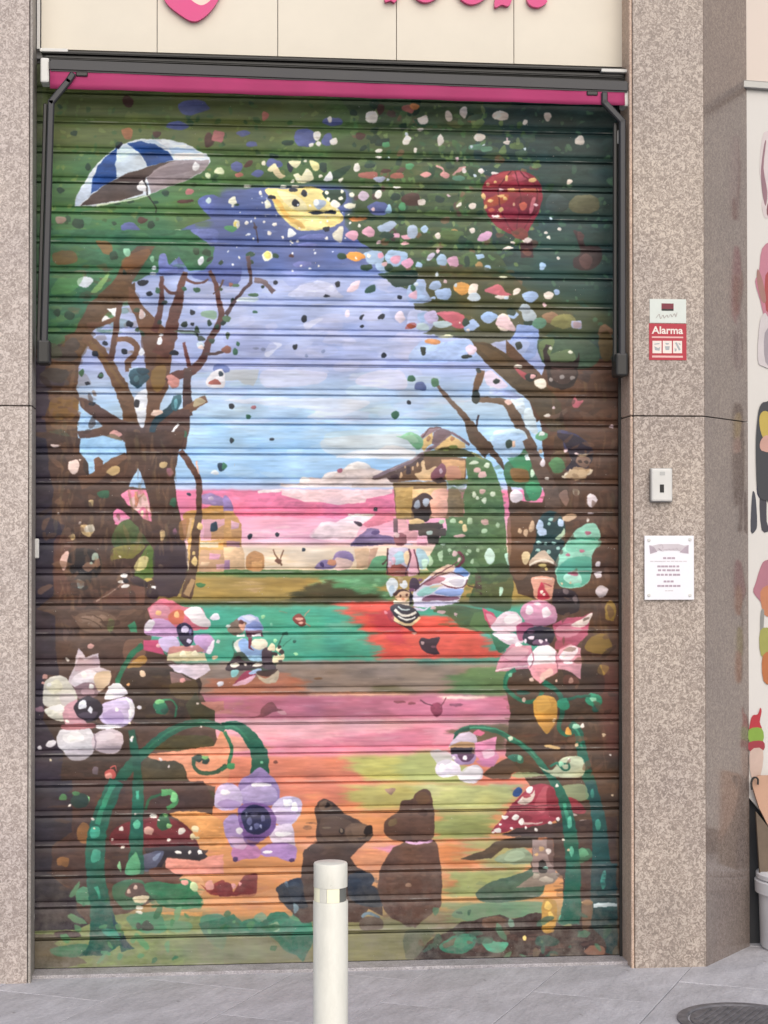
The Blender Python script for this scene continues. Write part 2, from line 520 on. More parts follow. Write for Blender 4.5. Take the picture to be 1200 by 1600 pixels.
    P('c08c5c', '140 760 190 720 245 745 245 840 150 840'); p('d9a46c', '170 790 240 780 240 840 180 840')
    # ---- lawn, red carpet, warm ground
    T(*H_)
    p('e0584a', '650 1050 1040 1035 1200 1060 1200 1200 800 1200 720 1130')
    T(*K_)
    p('44a487', '-140 -8 720 -8 800 60 930 200 1000 320 -140 330')
    p('dc5144', '700 -10 1200 -10 1200 325 1000 322 930 200 830 90')
    p('c43a48', '880 40 1020 10 1060 80 1200 160 1200 270 1090 230 1000 150', .8)
    strk(['38987c', '5ab598', '2f8f76'], 260, 10, 880, 320, 46, 70, 7, .5)
    P('8cc4a4', '600 100 780 92 800 118 640 130', .6)
    strk(['e86050', 'cf4440'], 850, 20, 1150, 310, 22, 50, 6, .5)
    T(*L_)
    p('de5648', '-60 40 170 45 280 110 420 150 460 280 -60 290')
    strk(['e8604c', 'd24c44'], 0, 150, 420, 280, 20, 50, 6, .5)
    T(*K_)
    p('86756b', '-90 330 1240 330 1240 530 500 540 -90 500')
    p('b46a4c', '-90 440 220 430 340 400 520 440 490 545 -90 545', .8)
    strk(['8e7d70', '7b6a60', '9a8876'], 480, 380, 1200, 500, 36, 80, 7, .5)
    strk(['b5664a', 'c87a54', '99523f'], 20, 430, 480, 545, 24, 50, 7, .6)
    p('5d5a3a', '960 490 1200 480 1200 530 940 530', .7); p('d9a384', '505 525 1130 528 1130 545 505 545')
    p('a8566f', '-90 560 1260 555 1260 690 -90 690', .5)
    strk(['b35f7c', 'c07a92', '9f5470', 'c98fa2'], 250, 570, 1200, 690, 50, 90, 6, .55)
    strk(['9c6a58', 'a97868'], 0, 570, 220, 690, 18, 50, 8, .6)
    p('cfa3ac', '-90 700 1260 695 1260 730 -90 735', .7)
    p('e8a7b2', '90 750 1200 745 1200 800 700 820 300 830 60 820')
    p('df8098', '500 830 900 790 1200 770 1200 885 460 890', .8); strk(['e693a6', 'dc7890', 'edb4bc'], 300, 760, 1200, 885, 50, 90, 6, .55)
    p('e29a86', '-80 790 160 820 280 880 -80 900')
    p('de8166', '-120 930 720 930 820 1000 840 1080 -120 1080'); strk(['e38d6c', 'd6745c'], 260, 940, 800, 1075, 26, 70, 6, .5)
    s('c3c06a', '740 935 1300 925 1300 1075 880 1075 800 990', 3); strk(['d0cc7c', 'b4b05c', 'a8a860'], 830, 935, 1200, 1075, 34, 60, 6, .6)
    s('d8785c', '340 1110 860 1110 850 1210 340 1220', 4, .8); s('b5b46a', '860 1120 1300 1115 1300 1220 850 1220', 4)
    T(*L_)
    s('8c7a6c', '-60 335 500 325 380 340 240 380 150 450 -60 455', 4)
    P('5d7c4e', '160 445 240 380 340 340 470 335 510 360 510 490 170 485')
    s('cb7490', '-90 506 518 515 518 612 -90 612', 3); p('f0d2c2', '85 500 340 500 300 518 110 516'); strk(['da8aa4', 'c56d8a', 'e09ab0'], 0, 520, 500, 610, 20, 60, 6, .6)
    s('c58a98', '-90 628 525 620 525 650 -90 655', 2, .6)
    s('e08098', '-70 680 220 668 240 800 -70 810', 4); P('e9a0b4', '80 690 180 680 200 760 90 770', .7)
    s('a9b06a', '-60 835 220 830 300 1000 -60 975', 4); p('b5b878', '-10 1005 600 1005 560 1090 -10 1090'); p('9ba273', '400 1000 600 1000 560 1060 420 1070')
    p('6a5a3c', '520 660 800 700 830 800 560 780', .9); p('58503a', '200 690 530 650 530 800 330 830', .9)
    T(*O_)
    p('b3b674', '0 30 560 30 520 150 0 160'); p('cdc98c', '80 30 200 40 120 90 60 80', .7)
    p('8e9556', '90 190 430 190 430 320 100 330'); p('9aa062', '100 150 520 150 480 190 100 190', .8)
    p('cf7f4c', '110 350 260 370 270 430 340 455 280 490 130 490'); p('98a060', '150 520 600 500 600 650 150 660')
    p('9aa468', '260 340 660 340 660 500 350 490', .8); p('d98c58', '150 560 215 570 205 610 150 612')
    strk(['7d8a4c', 'a3a868', '8f9458', 'b0b070'], 110, 180, 640, 640, 70, 60, 6, .5)
    p('7e8a5c', '140 690 700 690 700 850 140 850'); p('8c7a5c', '80 780 220 720 220 840 90 850')
    T(*N_)
    strk(['dc7c66', 'd08a5c', 'e29a70', 'd9a860'], 300, 30, 1000, 560, 110, 70, 7, .5)
    s('b8ae62', '840 40 1190 30 1190 150 1000 180 840 170', 4); strk(['c3b86c', 'a8a058'], 850, 40, 1100, 170, 16, 50, 7, .6)
    p('e0a084', '440 385 1090 380 1090 420 440 430', .7); p('dd9268', '780 480 1000 420 980 560 830 560')
    P('d98aa4', '940 420 1100 395 1080 420 1000 445'); s('cf8a54', '-80 420 480 420 480 800 -80 820', 5)
    strk(['d98f5c', 'e0a36c', 'cf7c58', 'd8866c'], 0, 480, 500, 830, 60, 70, 8, .55)
    s('827f5a', '-300 910 1200 900 1400 1170 -300 1180', 8)
    drag(895, 1490, 11)
    # ---- foliage masses
    T(0, 0, 1)
    p('4a6a3b', '40 130 640 130 660 190 600 240 560 262 540 292 420 292 345 300 335 340 300 350 250 372 240 396 215 418 185 432 150 465 120 520 100 556 40 566')
    s('5f6f3e', '50 130 480 130 430 225 60 235', 10); s('4b7343', '60 250 330 255 320 330 60 345', 12)
    s('3c754a', '60 330 260 340 240 395 60 430', 10); s('2f6244', '60 420 150 425 130 500 60 550', 10)
    strk(['66783f', '5b7038', '4d6a3a', '6f7d46'], 60, 145, 520, 240, 60, 34, 5, .4)
    strk(['4b7a45', '3f7048', '56783c'], 70, 240, 330, 380, 60, 28, 6, .45)
    strk(['3d7a4c', '2f6848', '578248'], 66, 380, 200, 520, 50, 22, 6, .5)
    p('3f5538', '520 140 790 140 860 300 830 420 780 520 700 510 640 455 606 440 590 395 560 376 536 350 545 300 600 240')
    p('294240', '760 140 990 140 990 560 880 560 830 500 800 430 770 380 770 300 740 240')
    s('2b4a42', '820 380 930 380 930 540 850 530', 10); strk(['33504a', '264240', '3c5c50', '2c4a44'], 780, 160, 965, 500, 70, 36, 5, .5)
    strk(['4b6338', '3c5a3c', '5a6e40', '6a6c40', '2f4a3a'], 560, 160, 790, 420, 90, 24, 6, .55)
    s('4a6038', '520 225 630 205 640 300 545 305', 4)
    s('55552e', '700 420 900 470 960 500 880 530 740 470', 8, .7)
    scat(['2b4a35', '24402f', '5f7a48', '47683a', '6d5a40', '51413a'], '540 160 800 160 860 300 820 460 660 470 560 370', 150, 3, 7)
    scat(['3a5c34', '31553a', '6b7a40', '2c4c34'], '60 160 520 160 520 280 340 290 200 420 70 500', 60, 2.5, 5, .8)
    scat(['345a3a', '4c8058', '24443a'], '70 330 250 350 190 440 80 540', 30, 4, 8, .7)
    scat(['5f8a4e', '4d7a48', '6f8c50', '3a6240', '7c9458', '2c5038'], '545 165 790 165 850 300 830 430 700 470 600 390', 260, 1.6, 3.6, .75, 2.2)
    scat(['4c7a58', '3c6450', '5c8a64', '2a4c42'], '780 170 960 170 960 540 880 540 820 430', 120, 1.6, 3.6, .6, 2.2)
    scat(['6c8a48', '5a7c42', '7f9450', '3f6a3c'], '70 155 520 155 500 280 340 300 220 400 80 520', 220, 1.5, 3.4, .6, 2.2)
    # left edge in the guide rail's paint
    p('3f4a38', '40 130 66 130 66 560 40 560', .45)
    # blue holes and moonlit leaves at upper left
    T(*A_)
    D('55619a', '1010 150 90 50;900 260 70 30;620 910 62 36;960 1110 60 30;1120 740 80 34'); P('5b68a6', '800 1080 830 1070 870 1130 940 1150 930 1190 790 1190')
    P('5a69aa', '1040 750 1100 700 1200 720 1280 720 1300 1230 1120 1240 1000 1200 1100 1140 1150 1060 1110 1000 1160 900')
    D('4b2f2a', '600 110 32 40;775 315 26 20;1105 355 34 44;690 855 28 22;960 740 56 12'); D('a06a48', '595 310 36 40'); D('b06a6c', '1160 335 40 40;985 680 28 22;1128 940 16 18')
    D('7a4a2e', '220 1095 56 34;430 1040 50 40 30;680 1060 70 40;600 1130 80 30'); D('24402f', '265 310 24 16;350 520 22 28;545 380 24 16;830 685 24 16;530 755 30 8;620 740 20 8;768 742 22 10;180 672 26 18;285 880 36 34;515 875 14 12;510 1075 26 30;1090 1055 18 24;1025 1060 16 22;745 885 24 24')
    D('8a7a72', '180 855 36 24'); D('d9e8c0', '915 935 34 22 20;1100 580 18 18;1170 550 36 22'); D('c9e2e6', '750 1105 16 22;760 1150 14 16;1055 1112 22 24 -60;1105 735 18 18'); D('7ec09a', '592 1060 26 28 30;650 940 20 20')
    # umbrella
    p('dfeaf6', '265 770 300 660 360 560 440 470 540 390 660 350 820 345 960 375 1060 430 1110 460 1115 485 1060 560 960 610 740 692 620 720 400 770')
    P('c3d4ec', '265 770 300 660 370 600 375 690 330 730')
    p('1f4c98', '370 690 378 600 410 520 450 470 540 395 525 450 520 520 530 590 480 620')
    p('cfe2f4', '530 590 520 510 530 430 560 390 590 380 640 420 690 470 720 520 620 560')
    p('1d4a94', '590 378 680 365 760 380 840 420 888 478 800 500 720 520 690 460 640 415')
    p('aac8e8', '690 360 760 352 900 440 890 430 830 400', .7); p('f2f6fb', '888 440 1090 436 1100 462 890 474'); p('9fc0e4', '850 400 1000 410 1060 432 870 438', .6)
    p('4f413f', '300 770 380 690 480 620 600 560 720 522 820 495 900 480 780 540 710 590 690 690 560 730')
    p('9b8d90', '715 590 760 545 840 500 900 482 1110 478 1080 545 960 608 740 690')
    P('7d6d70', '740 575 850 520 1000 500 1040 530 880 570', .6); P('e9e6e6', '655 645 690 600 710 640 720 680 670 670'); P('e0dede', '1000 530 1020 490 1045 520 1025 550')
    l('2a2422', 9, '690 600 712 640 716 680 740 720 770 770 775 810', 5); l('d5e8c8', 16, '400 766 480 752', 8); l('cfe0c4', 8, '480 752 620 728 740 694', 6)
    p('14182c', '525 400 560 368 570 378 545 410')
    # ---- moon and the leaf cloud
    T(*B_)
    s('56669f', '-20 690 100 660 300 655 330 645 740 645 800 800 740 830 880 1100 1000 1130 700 1150 300 1160 -60 1130 -110 1000', 5); strk(['6478b4', '5466a6', '7284c0'], 20, 680, 720, 1020, 40, 50, 10, .5)
    D('55619a', '500 335 70 60;680 235 60 26;120 310 44 20;640 350 32 44;210 565 38 24;80 520 42 34;310 500 50 30;170 380 34 18;960 780 70 44')
    P('f0dc8c', '258 662 420 655 560 650 640 690 690 760 745 825 730 860 660 905 560 922 460 915 380 860 330 800 300 730')
    P('e8bc64', '300 720 340 780 400 860 500 905 480 870 400 820 350 740'); P('f7ecb4', '330 670 420 690 500 740 520 800 440 790 370 740'); p('f6e6a0', '390 830 730 828 700 850 450 852'); P('f0e094', '510 860 640 880 620 915 520 915')
    D('1c2333', '500 690 20 22;445 750 24 20 30;640 910 24 18;295 715 26 14;410 520 16 40;580 808 50 12;660 805 40 12;430 665 30 12'); P('a7b6cc', '560 730 640 740 600 790 570 780'); d('e8eef0', 575, 745, 16, 22)
    P('24402f', '640 600 700 540 790 515 760 560 720 590 660 600'); P('1e3a30', '610 690 660 660 760 680 740 760 660 740'); D('203c30', '400 370 40 18;310 455 30 16;810 185 24 18;870 408 28 16 -30;990 365 50 22 -20;1070 715 34 24;620 525 24 30;910 520 36 14')
    P('f4e9b4', '270 545 310 500 330 520 310 555'); P('f3dca8', '310 560 330 520 360 560 385 580 350 592'); P('f6f0c0', '405 490 440 480 480 488 445 530'); P('f5efc4', '430 570 460 560 480 580 520 535 560 605 470 615'); P('f5eda0', '540 485 590 500 590 540 555 545')
    D('f6f2dc', '245 500 14 18;430 605 12 10;370 640 22 10;445 640 22 10;510 488 12 8;730 602 16 14;600 582 14 10;645 682 14 14;740 675 10 12;800 700 16 16;730 718 16 14;655 725 12 14')
    D('f4efe6', '920 210 42 38;665 222 12 18;578 325 28 30;592 378 18 18;685 362 26 28;968 420 22 14;965 462 18 8;1140 352 36 24 -40;830 525 22 28;965 695 22 24;695 755 30 28;780 870 8 9;843 890 9 12;140 875 14 12;312 885 12 14;250 870 8 8;280 938 12 12;365 962 10 10;640 970 12 10;460 985 8 8;145 640 22 8;225 690 10 18;1080 652 24 8;1195 415 14 18;545 385 16 14')
    D('eff0d8', '790 768 40 22;55 735 24 26;270 760 22 26;75 880 20 24;268 1078 32 32'); D('f6e47c', '270 1075 22 26;72 880 14 18')
    P('dfe6ea', '400 960 405 905 450 935'); P('d8d4c4', '680 940 740 890 735 985 700 980'); P('e3e8ec', '620 605 665 550 680 600')
    D('c7b4c8', '868 708 38 34'); D('b0685c', '900 575 70 26;1080 580 50 20;1150 160 46 26;250 200 24 28;95 575 28 14'); D('d8874a', '1185 145 30 24;830 850 60 12'); D('aab4d2', '970 600 38 20;1160 700 20 12'); P('a6d0ea', '1005 805 1030 755 1050 800')
    D('4a2f2a', '850 332 30 24;975 165 24 30;155 503 34 18 -35;1170 725 60 44;1010 550 30 14'); D('4f9c68', '1010 382 22 18;1115 770 26 22;40 905 40 20;1160 520 30 22'); D('f0b0c8', '800 950 42 34;900 930 46 30;1150 960 46 18;1075 955 24 16'); D('a8bcd8', '1020 895 60 30 -20;1180 930 40 40')
    D('a9c8ec', '940 1085 70 44;1080 1090 80 50;1000 1150 60 30'); D('f09a44', '820 1080 58 30'); D('f0a8c4', '1150 1125 34 32;1075 1100 36 26;980 1075 20 20'); D('24402f', '735 1085 28 22;895 1150 36 22;1025 1150 30 26;1015 950 44 22;320 1080 18 18;80 760 18 8'); D('6a74b4', '560 960 90 20;520 1010 60 16;480 1130 60 20')
    D('e2b4bc', '1130 1000 30 12;1000 1130 20 14')
    l('4b3a44', 9, '185 870 200 930 210 1000', 6); D('4a3038', '420 1080 16 12;195 905 12 10'); l('3a3038', 14, '160 1060 155 1120 165 1200', 14); d('2b4a3a', 165, 1070, 26, 14)
    # ---- upper right leaves and balloon
    T(*C_)
    D('f2e6dc', '40 205 32 24 -20;185 185 22 30;268 165 24 30;480 185 42 28;745 190 22 24;615 222 16 16;25 258 22 9;140 320 16 36;360 305 28 22;518 338 20 14;930 325 26 30 20;30 675 24 22;320 698 20 18;315 835 18 14 -30;120 865 18 22;870 558 20 14 -30;815 830 14 14;735 850 12 8;545 906 14 8;520 938 32 10;805 992 12 10;630 895 24 16')
    D('3f5a48', '330 195 46 16 -15;640 310 40 26;600 400 40 20'); D('5a8a70', '340 360 40 18;400 372 34 14;240 540 40 18'); D('dd9a98', '165 520 26 20;250 490 22 12 -40;55 520 30 16'); l('e0a4a0', 14, '115 465 150 490 165 520', 8); l('dca09c', 12, '210 520 250 480 285 475', 8); D('ece0dc', '275 492 14 16;370 498 18 16;450 515 24 12')
    D('dfa8c8', '390 872 44 22 -25;210 1015 36 40'); D('a9c9ea', '45 825 20 22;145 1005 26 34;715 1040 18 22;15 1035 20 20;405 1050 22 20;360 985 30 14'); D('c9c2e0', '82 985 26 18 -30'); D('b08a54', '220 860 36 30;360 1035 20 20'); D('4e6a3c', '120 650 60 26;200 860 60 30;300 1000 50 40;130 740 80 20'); D('2b4336', '130 660 30 20;260 890 26 26;290 1010 20 40;380 550 20 20')
    d('5e6148', 950, 690, 90, 58, rough=.08); D('33484a', '790 680 70 50')
    P('3b2b2c', '895 840 940 860 960 920 1040 930 1050 1010 980 1060 900 1050 890 1000 930 960'); D('5a3d3c', '960 1010 40 40;930 870 20 26')
    P('8c2236', '375 640 390 570 440 520 540 495 640 510 700 570 715 640 690 740 650 820 620 860 540 860 460 810 400 730')
    P('a83a44', '400 560 470 515 560 498 620 510 520 560 430 600'); P('b3465a', '540 520 600 505 640 530 590 556'); p('c06a4c', '520 600 690 598 700 620 520 618'); P('a5442e', '385 680 440 640 520 630 500 680 420 700'); P('72182c', '560 660 640 640 690 660 680 740 600 760')
    p('4a1420', '385 585 705 582 705 596 385 600', .6); l('5c1424', 7, '540 500 470 600 480 720 545 840', 5); l('5c1424', 7, '560 500 590 620 585 740 570 850', 5); l('5c1424', 6, '590 500 680 600 660 740 600 850', 5); D('c85a48', '430 720 20 14;470 760 18 10;610 700 20 24'); D('e8bc78', '515 540 10 16;660 552 22 14;383 645 12 24;450 562 10 8;480 720 14 16;540 604 20 8;480 640 20 10;420 670 16 10;500 655 12 10;395 700 10 12'); P('c06070', '655 660 675 650 665 720 645 740'); D('d0a080', '555 690 6 14;410 575 10 8')
    P('7c3a34', '540 850 600 820 640 860 620 890 560 880'); p('40262a', '590 905 660 905 668 990 595 990'); D('6a4038', '630 960 28 20;560 850 24 14'); D('e0d0cc', '635 895 22 14')
    # ---- mid right cloud of petals
    T(*F_)
    p('4a4a2c', '0 60 380 60 560 120 700 260 900 330 700 480 540 470 330 520 300 470 40 440 -20 250', .8)
    strk(['5f5c34', '3f4f30', '6a5e3c'], 0, 70, 600, 460, 50, 50, 10, .6)
    P('a5bce8', '-40 160 40 130 60 200 80 260 -40 260'); P('b4c0ea', '-40 320 60 310 130 350 60 430 -40 440'); P('a7c2f2', '40 480 160 490 300 475 360 560 380 600 200 600 -40 600')
    D('a3c0ec', '110 165 38 24;155 215 46 40;20 240 54 24;20 185 34 40;415 345 46 36;320 395 44 30 -25;650 230 42 34;555 335 30 22;800 205 22 20;95 240 14 10;35 345 30 30'); D('e0a050', '262 180 48 38'); D('f6e8dc', '322 188 26 36 20;490 230 40 12;572 200 28 16 -40;750 225 24 22;300 420 10 8;500 375 44 44'); P('cf6a74', '390 195 470 160 510 200 540 225 440 215'); P('c86070', '120 320 240 318 280 360 270 410 200 400 150 350')
    P('efd0d8', '455 390 470 345 500 335 560 400 550 425'); D('c6b8de', '90 345 40 34'); D('b6ccd4', '150 390 50 20;40 400 40 24'); D('c6d8e8', '325 235 40 22 -10'); P('8ea6dc', '500 540 560 440 580 390 680 400 700 470 680 560 640 590 560 600')
    P('a8bbe6', '540 500 600 470 640 500 600 560', .7); D('aabbc8', '640 340 40 40;620 300 30 30'); D('8a6a50', '770 350 50 34;1075 430 40 40'); D('7c7c48', '840 370 70 40;740 500 40 40'); D('b0b4d2', '908 388 34 26'); D('2a3f36', '285 375 20 22;540 320 30 20;640 380 30 14'); D('5a8c74', '700 380 40 30')
    D('f0f0c8', '495 122 24 8;170 458 44 8'); d('d89058', 95, 485, 44, 18)
    # ---- right trunk mass
    T(0, 0, 1)
    p('55392c', '990 560 880 560 855 565 838 600 842 640 848 700 856 760 850 840 846 930 850 1000 880 1060 850 1100 800 1110 790 1170 830 1230 900 1270 990 1340')
    p('5b4030', '790 530 820 560 850 590 860 640 838 660 822 612 790 570')
    p('4f3a2c', '850 1050 990 1040 990 1500 900 1500 880 1300 830 1220 790 1180 800 1090')
    strk(['5f4031', '4a3227', '67482f', '4e3a30'], 850, 590, 965, 1250, 130, 30, 8, .5)
    T(*F_)
    P('3c5440', '690 480 800 470 930 460 1030 520 1030 600 940 640 740 620'); P('6a7c48', '700 490 780 470 760 560 720 590', .8); P('6c8058', '760 560 880 530 900 600 770 610', .7); d('5c4a2a', 1075, 500, 50, 90); d('b9a0a8', 910, 388, 26, 20)
    # long branch sweeping down to the right
    p('51422f', '310 480 420 500 520 560 600 640 660 690 760 760 820 830 850 1000 760 1000 640 820 540 740 430 640 350 560'); P('665036', '340 500 430 530 520 600 480 620 390 560', .7); P('a9484e', '560 640 600 650 660 690 620 700')
    D('f3ead8', '580 628 28 10;705 718 34 30'); D('2a2a26', '650 690 30 24;455 712 22 16'); D('e0a8a8', '660 685 14 14')
    p('6b4f3a', '350 640 390 650 370 720 350 790 320 780 330 700'); l('6b5646', 26, '345 815 430 820 510 835 560 900 600 990 660 1100', 70)
    P('c8dcec', '540 810 600 800 620 870 600 900 560 850'); P('cfe2ec', '620 870 660 880 690 1010 640 990 610 930'); d('5c9a70', 712, 1025, 32, 26); d('e6ece8', 712, 1012, 18, 12); D('e3c0b8', '525 828 22 16')
    P('e2d2e8', '380 680 420 650 470 690 520 740 430 745', .9); D('2a3432', '452 712 20 14;38 540 14 26;285 572 32 12;585 508 18 26;340 800 22 40;355 650 16 14'); p('b4c2ea', '420 740 520 760 610 800 560 815 420 780'); D('e0cce0', '315 535 36 30')
    l('6f5a4c', 16, '95 700 150 770 220 850 280 910 310 970', 40); d('4e7a5c', 105, 720, 24, 24); l('54402f', 50, '300 940 340 1040 420 1110', 90); l('403438', 12, '340 970 360 905', 8)
    d('5a6aa0', 25, 735, 34, 26); P('3a3a5c', '800 990 900 1010 1000 1090 860 1110')
    T(0, 0, 1)
    for _ in range(130):
        d(['6f5240', '7d5c44', '5f4a38', '80603f', '4a3a32', '66583c'][prng.integers(6)], prng.uniform(860, 962), prng.uniform(600, 1240), prng.uniform(1.5, 4), prng.uniform(7, 22), prng.uniform(-14, 14), .34, .3)
    T(*F_)
    # horned creature
    p('2e2422', '740 650 730 600 720 540 735 505 765 510 775 530 750 520 745 550 770 600 890 600 920 570 925 540 930 570 915 640 920 680 890 740 820 760 750 730')
    P('46342e', '770 640 900 640 890 700 830 730 780 700'); D('8d8480', '765 700 14 12;888 695 14 12;830 685 16 14'); l('6a4a4a', 8, '770 632 820 640 900 632', 6); D('d8dcc8', '880 545 12 12;764 525 10 10'); l('6f5648', 18, '730 905 800 910 860 870', 26); P('c06070', '880 830 900 800 920 820 950 820 920 860 890 860'); d('eee6dc', 742, 902, 20, 9); l('4e3a34', 14, '880 880 940 880', 8); D('463430', '960 690 40 24;980 660 30 12')
    # ---- house with the tiled roof
    T(*Q_)
    P('4d6f48', '800 370 900 350 1000 370 1060 480 1100 600 1130 760 1150 1100 1150 1400 640 1400 480 1300 500 1200 560 1060 650 960 640 860 790 840 780 700 820 560')
    strk(['5c8056', '3d5c3c', '6c8c62', '46683f', '587a4c'], 660, 400, 1130, 1380, 150, 46, 20, .6)
    p('7c6446', '180 560 640 560 660 870 215 880'); p('b8975a', '200 610 360 600 350 700 340 860 215 868'); strk(['a8854a', 'c6a566', '94753f'], 210, 620, 340, 850, 16, 40, 12, .6)
    p('e3bd88', '350 620 640 615 652 700 640 852 500 852 500 700 450 660 350 706'); P('e4aa96', '515 660 640 622 655 740 640 850 505 848')
    p('7c6a4e', '655 620 740 620 792 760 792 850 650 850'); strk(['8a7858', '6a5a42'], 660, 640, 780, 840, 12, 24, 16, .6)
    P('3c2e30', '356 725 450 656 528 700 500 722 505 850 370 850'); D('97a3b6', '396 752 28 44;470 732 30 42'); p('241d20', '365 802 500 792 500 880 470 905 370 872')
    p('e6c48e', '318 885 400 868 450 890 462 914 330 922'); p('d8a0aa', '225 885 300 876 320 965 392 982 392 1062 290 1062 228 966'); p('6e5560', '188 870 226 870 226 992 190 985'); p('d49aae', '392 1035 480 1042 472 1102 390 1102')
    p('3f3534', '314 920 600 908 622 948 560 966 320 972'); p('4a403c', '398 962 640 958 634 1022 400 1024'); p('2f2c2a', '480 1020 580 1020 560 1090 480 1080'); D('a9bcb6', '495 995 30 22')
    p('745640', '165 566 430 542 800 545 805 362 560 330 470 312 430 332 130 512'); strk(['80604a', '664a38'], 220, 480, 700, 555, 20, 40, 12, .5)
    P('e6c294', '365 492 425 472 430 392 458 386 466 462 545 428 562 482 512 520 520 546 430 546 398 522'); p('c6986c', '600 372 800 376 790 532 640 540 600 474'); P('c48a78', '640 442 740 432 762 530 650 532', .8); P('80505f', '512 482 592 408 632 452 600 540 520 542'); D('b9a0b0', '590 470 14 26'); p('2c2024', '518 542 590 524 642 556 560 572'); p('5f7044', '640 545 830 540 820 580 660 585')
    p('5c4a48', '10 532 70 490 170 452 300 402 430 332 482 320 424 402 332 432 272 472 232 562 160 562 130 522 40 546'); D('d6ae84', '255 508 14 28;396 412 12 22;350 442 9 18;284 430 8 20'); D('453438', '200 512 36 22;312 462 22 36;420 370 30 16'); l('7d6c78', 30, '20 525 180 450 330 390 440 318 560 250 680 142', 24); l('a08e94', 8, '160 452 330 380 440 306 560 238', 6)
    p('dbba7c', '430 272 440 200 522 132 532 232 452 292'); p('76626c', '520 242 532 132 600 96 682 132 560 252'); d('a67e5c', 490, 192, 18, 28); p('8c727c', '420 167 500 96 604 92 522 134 440 192'); l('5a464c', 10, '440 180 505 100 600 95', 8)
    p('e0c086', '540 284 680 162 800 232 806 272 640 272 590 298'); d('b98a64', 690, 192, 20, 18); l('7a6470', 22, '676 134 760 190 836 244', 20)
    p('4a4d32', '450 302 560 292 600 270 690 250 780 282 862 310 884 352 560 352 460 342'); D('6a7a44', '700 262 40 16;640 290 30 12'); P('8a8a5c', '850 318 920 330 960 370 900 352')
    P('7fb894', '215 178 250 172 330 140 430 180 442 250 402 285 345 250 300 200'); P('a0ceac', '270 178 350 160 400 210 350 220', .8); P('5f9a72', '345 240 440 230 440 262 400 285', .8); P('a8d0c0', '1010 180 1080 120 1140 120 1150 170 1060 190', .8)
    D('c8d8c0', '985 422 26 24;872 672 18 28;1030 662 26 26;962 722 22 28;900 700 14 20;870 400 40 16'); D('cba6a2', '900 465 34 22;970 905 32 28;750 1022 42 18;945 500 40 26;940 640 30 20'); D('e2cd98', '790 952 26 32;770 900 20 16'); D('a4c4a0', '700 892 28 22;840 892 24 36;600 902 24 18;960 982 28 18;590 1190 22 48;862 1242 18 22;830 1152 18 18;902 1142 16 18;1080 930 18 26;660 1140 20 16;500 1230 24 44;810 1180 12 12'); P('c2e4d8', '960 1195 1010 1122 1056 1190 1045 1240 1005 1262'); P('aed8c4', '1140 1180 1175 1172 1200 1230 1190 1280 1160 1260'); d('cfe4d8', 608, 1092, 26, 8)
    P('3a4c30', '660 1300 880 1290 900 1364 860 1480 840 1600 1000 1640 1180 1640 1180 1280 900 1290', .8)
    p('4a3a30', '880 1340 930 1340 940 1520 885 1530'); l('4b3a2a', 14, '890 1460 820 1440 770 1400', 6); strk(['4f7038', '3e5c34', '5f7048', '6a7a44'], 700, 1310, 1120, 1560, 60, 30, 14, .6); d('b8e0c8', 1105, 1490, 20, 44)
    T(*R_); p('4a5e3e', '640 690 860 690 1050 720 1160 900 1000 905 860 860 760 770 640 740', .9); strk(['566a44', '42563a'], 700, 700, 1040, 880, 30, 50, 14, .6); D('c6a8ac', '710 742 36 18;640 710 26 16;825 765 16 18')
    T(*F_); P('bcd8e8', '440 1000 600 990 630 1080 520 1085')
    # trees over the house
    T(*I_)
    p('4f3a2d', '300 -20 360 -20 430 60 490 140 520 260 530 400 540 600 530 760 580 900 690 940 840 960 880 830 900 600 860 300 830 0 790 0 760 200 720 380 650 380 560 360 545 300 500 200 420 100')
    P('3f6a4a', '590 60 640 110 700 220 715 300 690 360 620 370 600 300 520 280 500 170 560 130'); P('7a5a34', '540 190 620 180 640 260 560 260'); P('a7c8ea', '420 10 600 -10 620 60 560 130 500 130'); p('2f8a5a', '520 130 620 110 660 160 640 200 560 180', .8); P('3a8a5c', '620 280 710 270 700 350 650 370'); d('33443c', 530, 50, 18, 26); p('e6c0a8', '545 30 565 30 560 65 545 65'); d('e3eef0', 635, 125, 24, 20); D('c0e0c4', '660 215 16 22')
    l('5e4a40', 60, '630 20 690 160 760 300 780 420', 90); P('6a4a34', '520 480 640 440 680 600 620 800 540 780', .8); D('e9dde4', '570 345 32 40 -15;720 155 18 24;998 370 28 36;1048 880 34 38;1032 732 14 14;1035 790 22 18;990 445 16 5'); D('c8a888', '708 90 12 14;660 520 16 30;625 550 12 24;590 540 14 14;870 470 44 24 -20')
    P('5c4c34', '770 110 840 90 850 190 780 220'); d('4f8050', 805, 170, 46, 44); P('8a6a5c', '810 340 850 310 865 360 850 400'); D('a69a84', '910 325 24 20')
    # bat-winged dark figure with mask
    P('2c2634', '800 -10 920 10 1005 80 990 160 940 200 850 200 880 140 850 60'); D('7c6258', '945 150 46 34'); D('dccbb0', '950 110 30 8;980 205 24 14 -50'); D('e8dcc4', '880 220 50 20 -20;940 215 26 24;835 232 10 8'); D('3a2c2a', '930 150 12 10;965 150 12 10;900 225 20 10'); p('c9a880', '840 235 900 180 990 185 960 240 900 255', .8)
    # dark blue tunic figure with green wing
    P('1e3c40', '690 500 730 440 800 440 840 490 845 560 830 650 800 720 690 700 640 700 680 600'); D('b6cdea', '705 515 20 34;820 500 18 24;715 550 26 22'); P('bcd8b8', '790 585 820 560 840 530 842 575 810 592'); D('9fd0c8', '760 480 14 10;700 610 16 10;780 612 12 8;750 505 10 10;690 650 12 8;750 660 12 12;800 640 12 10;735 615 8 8')
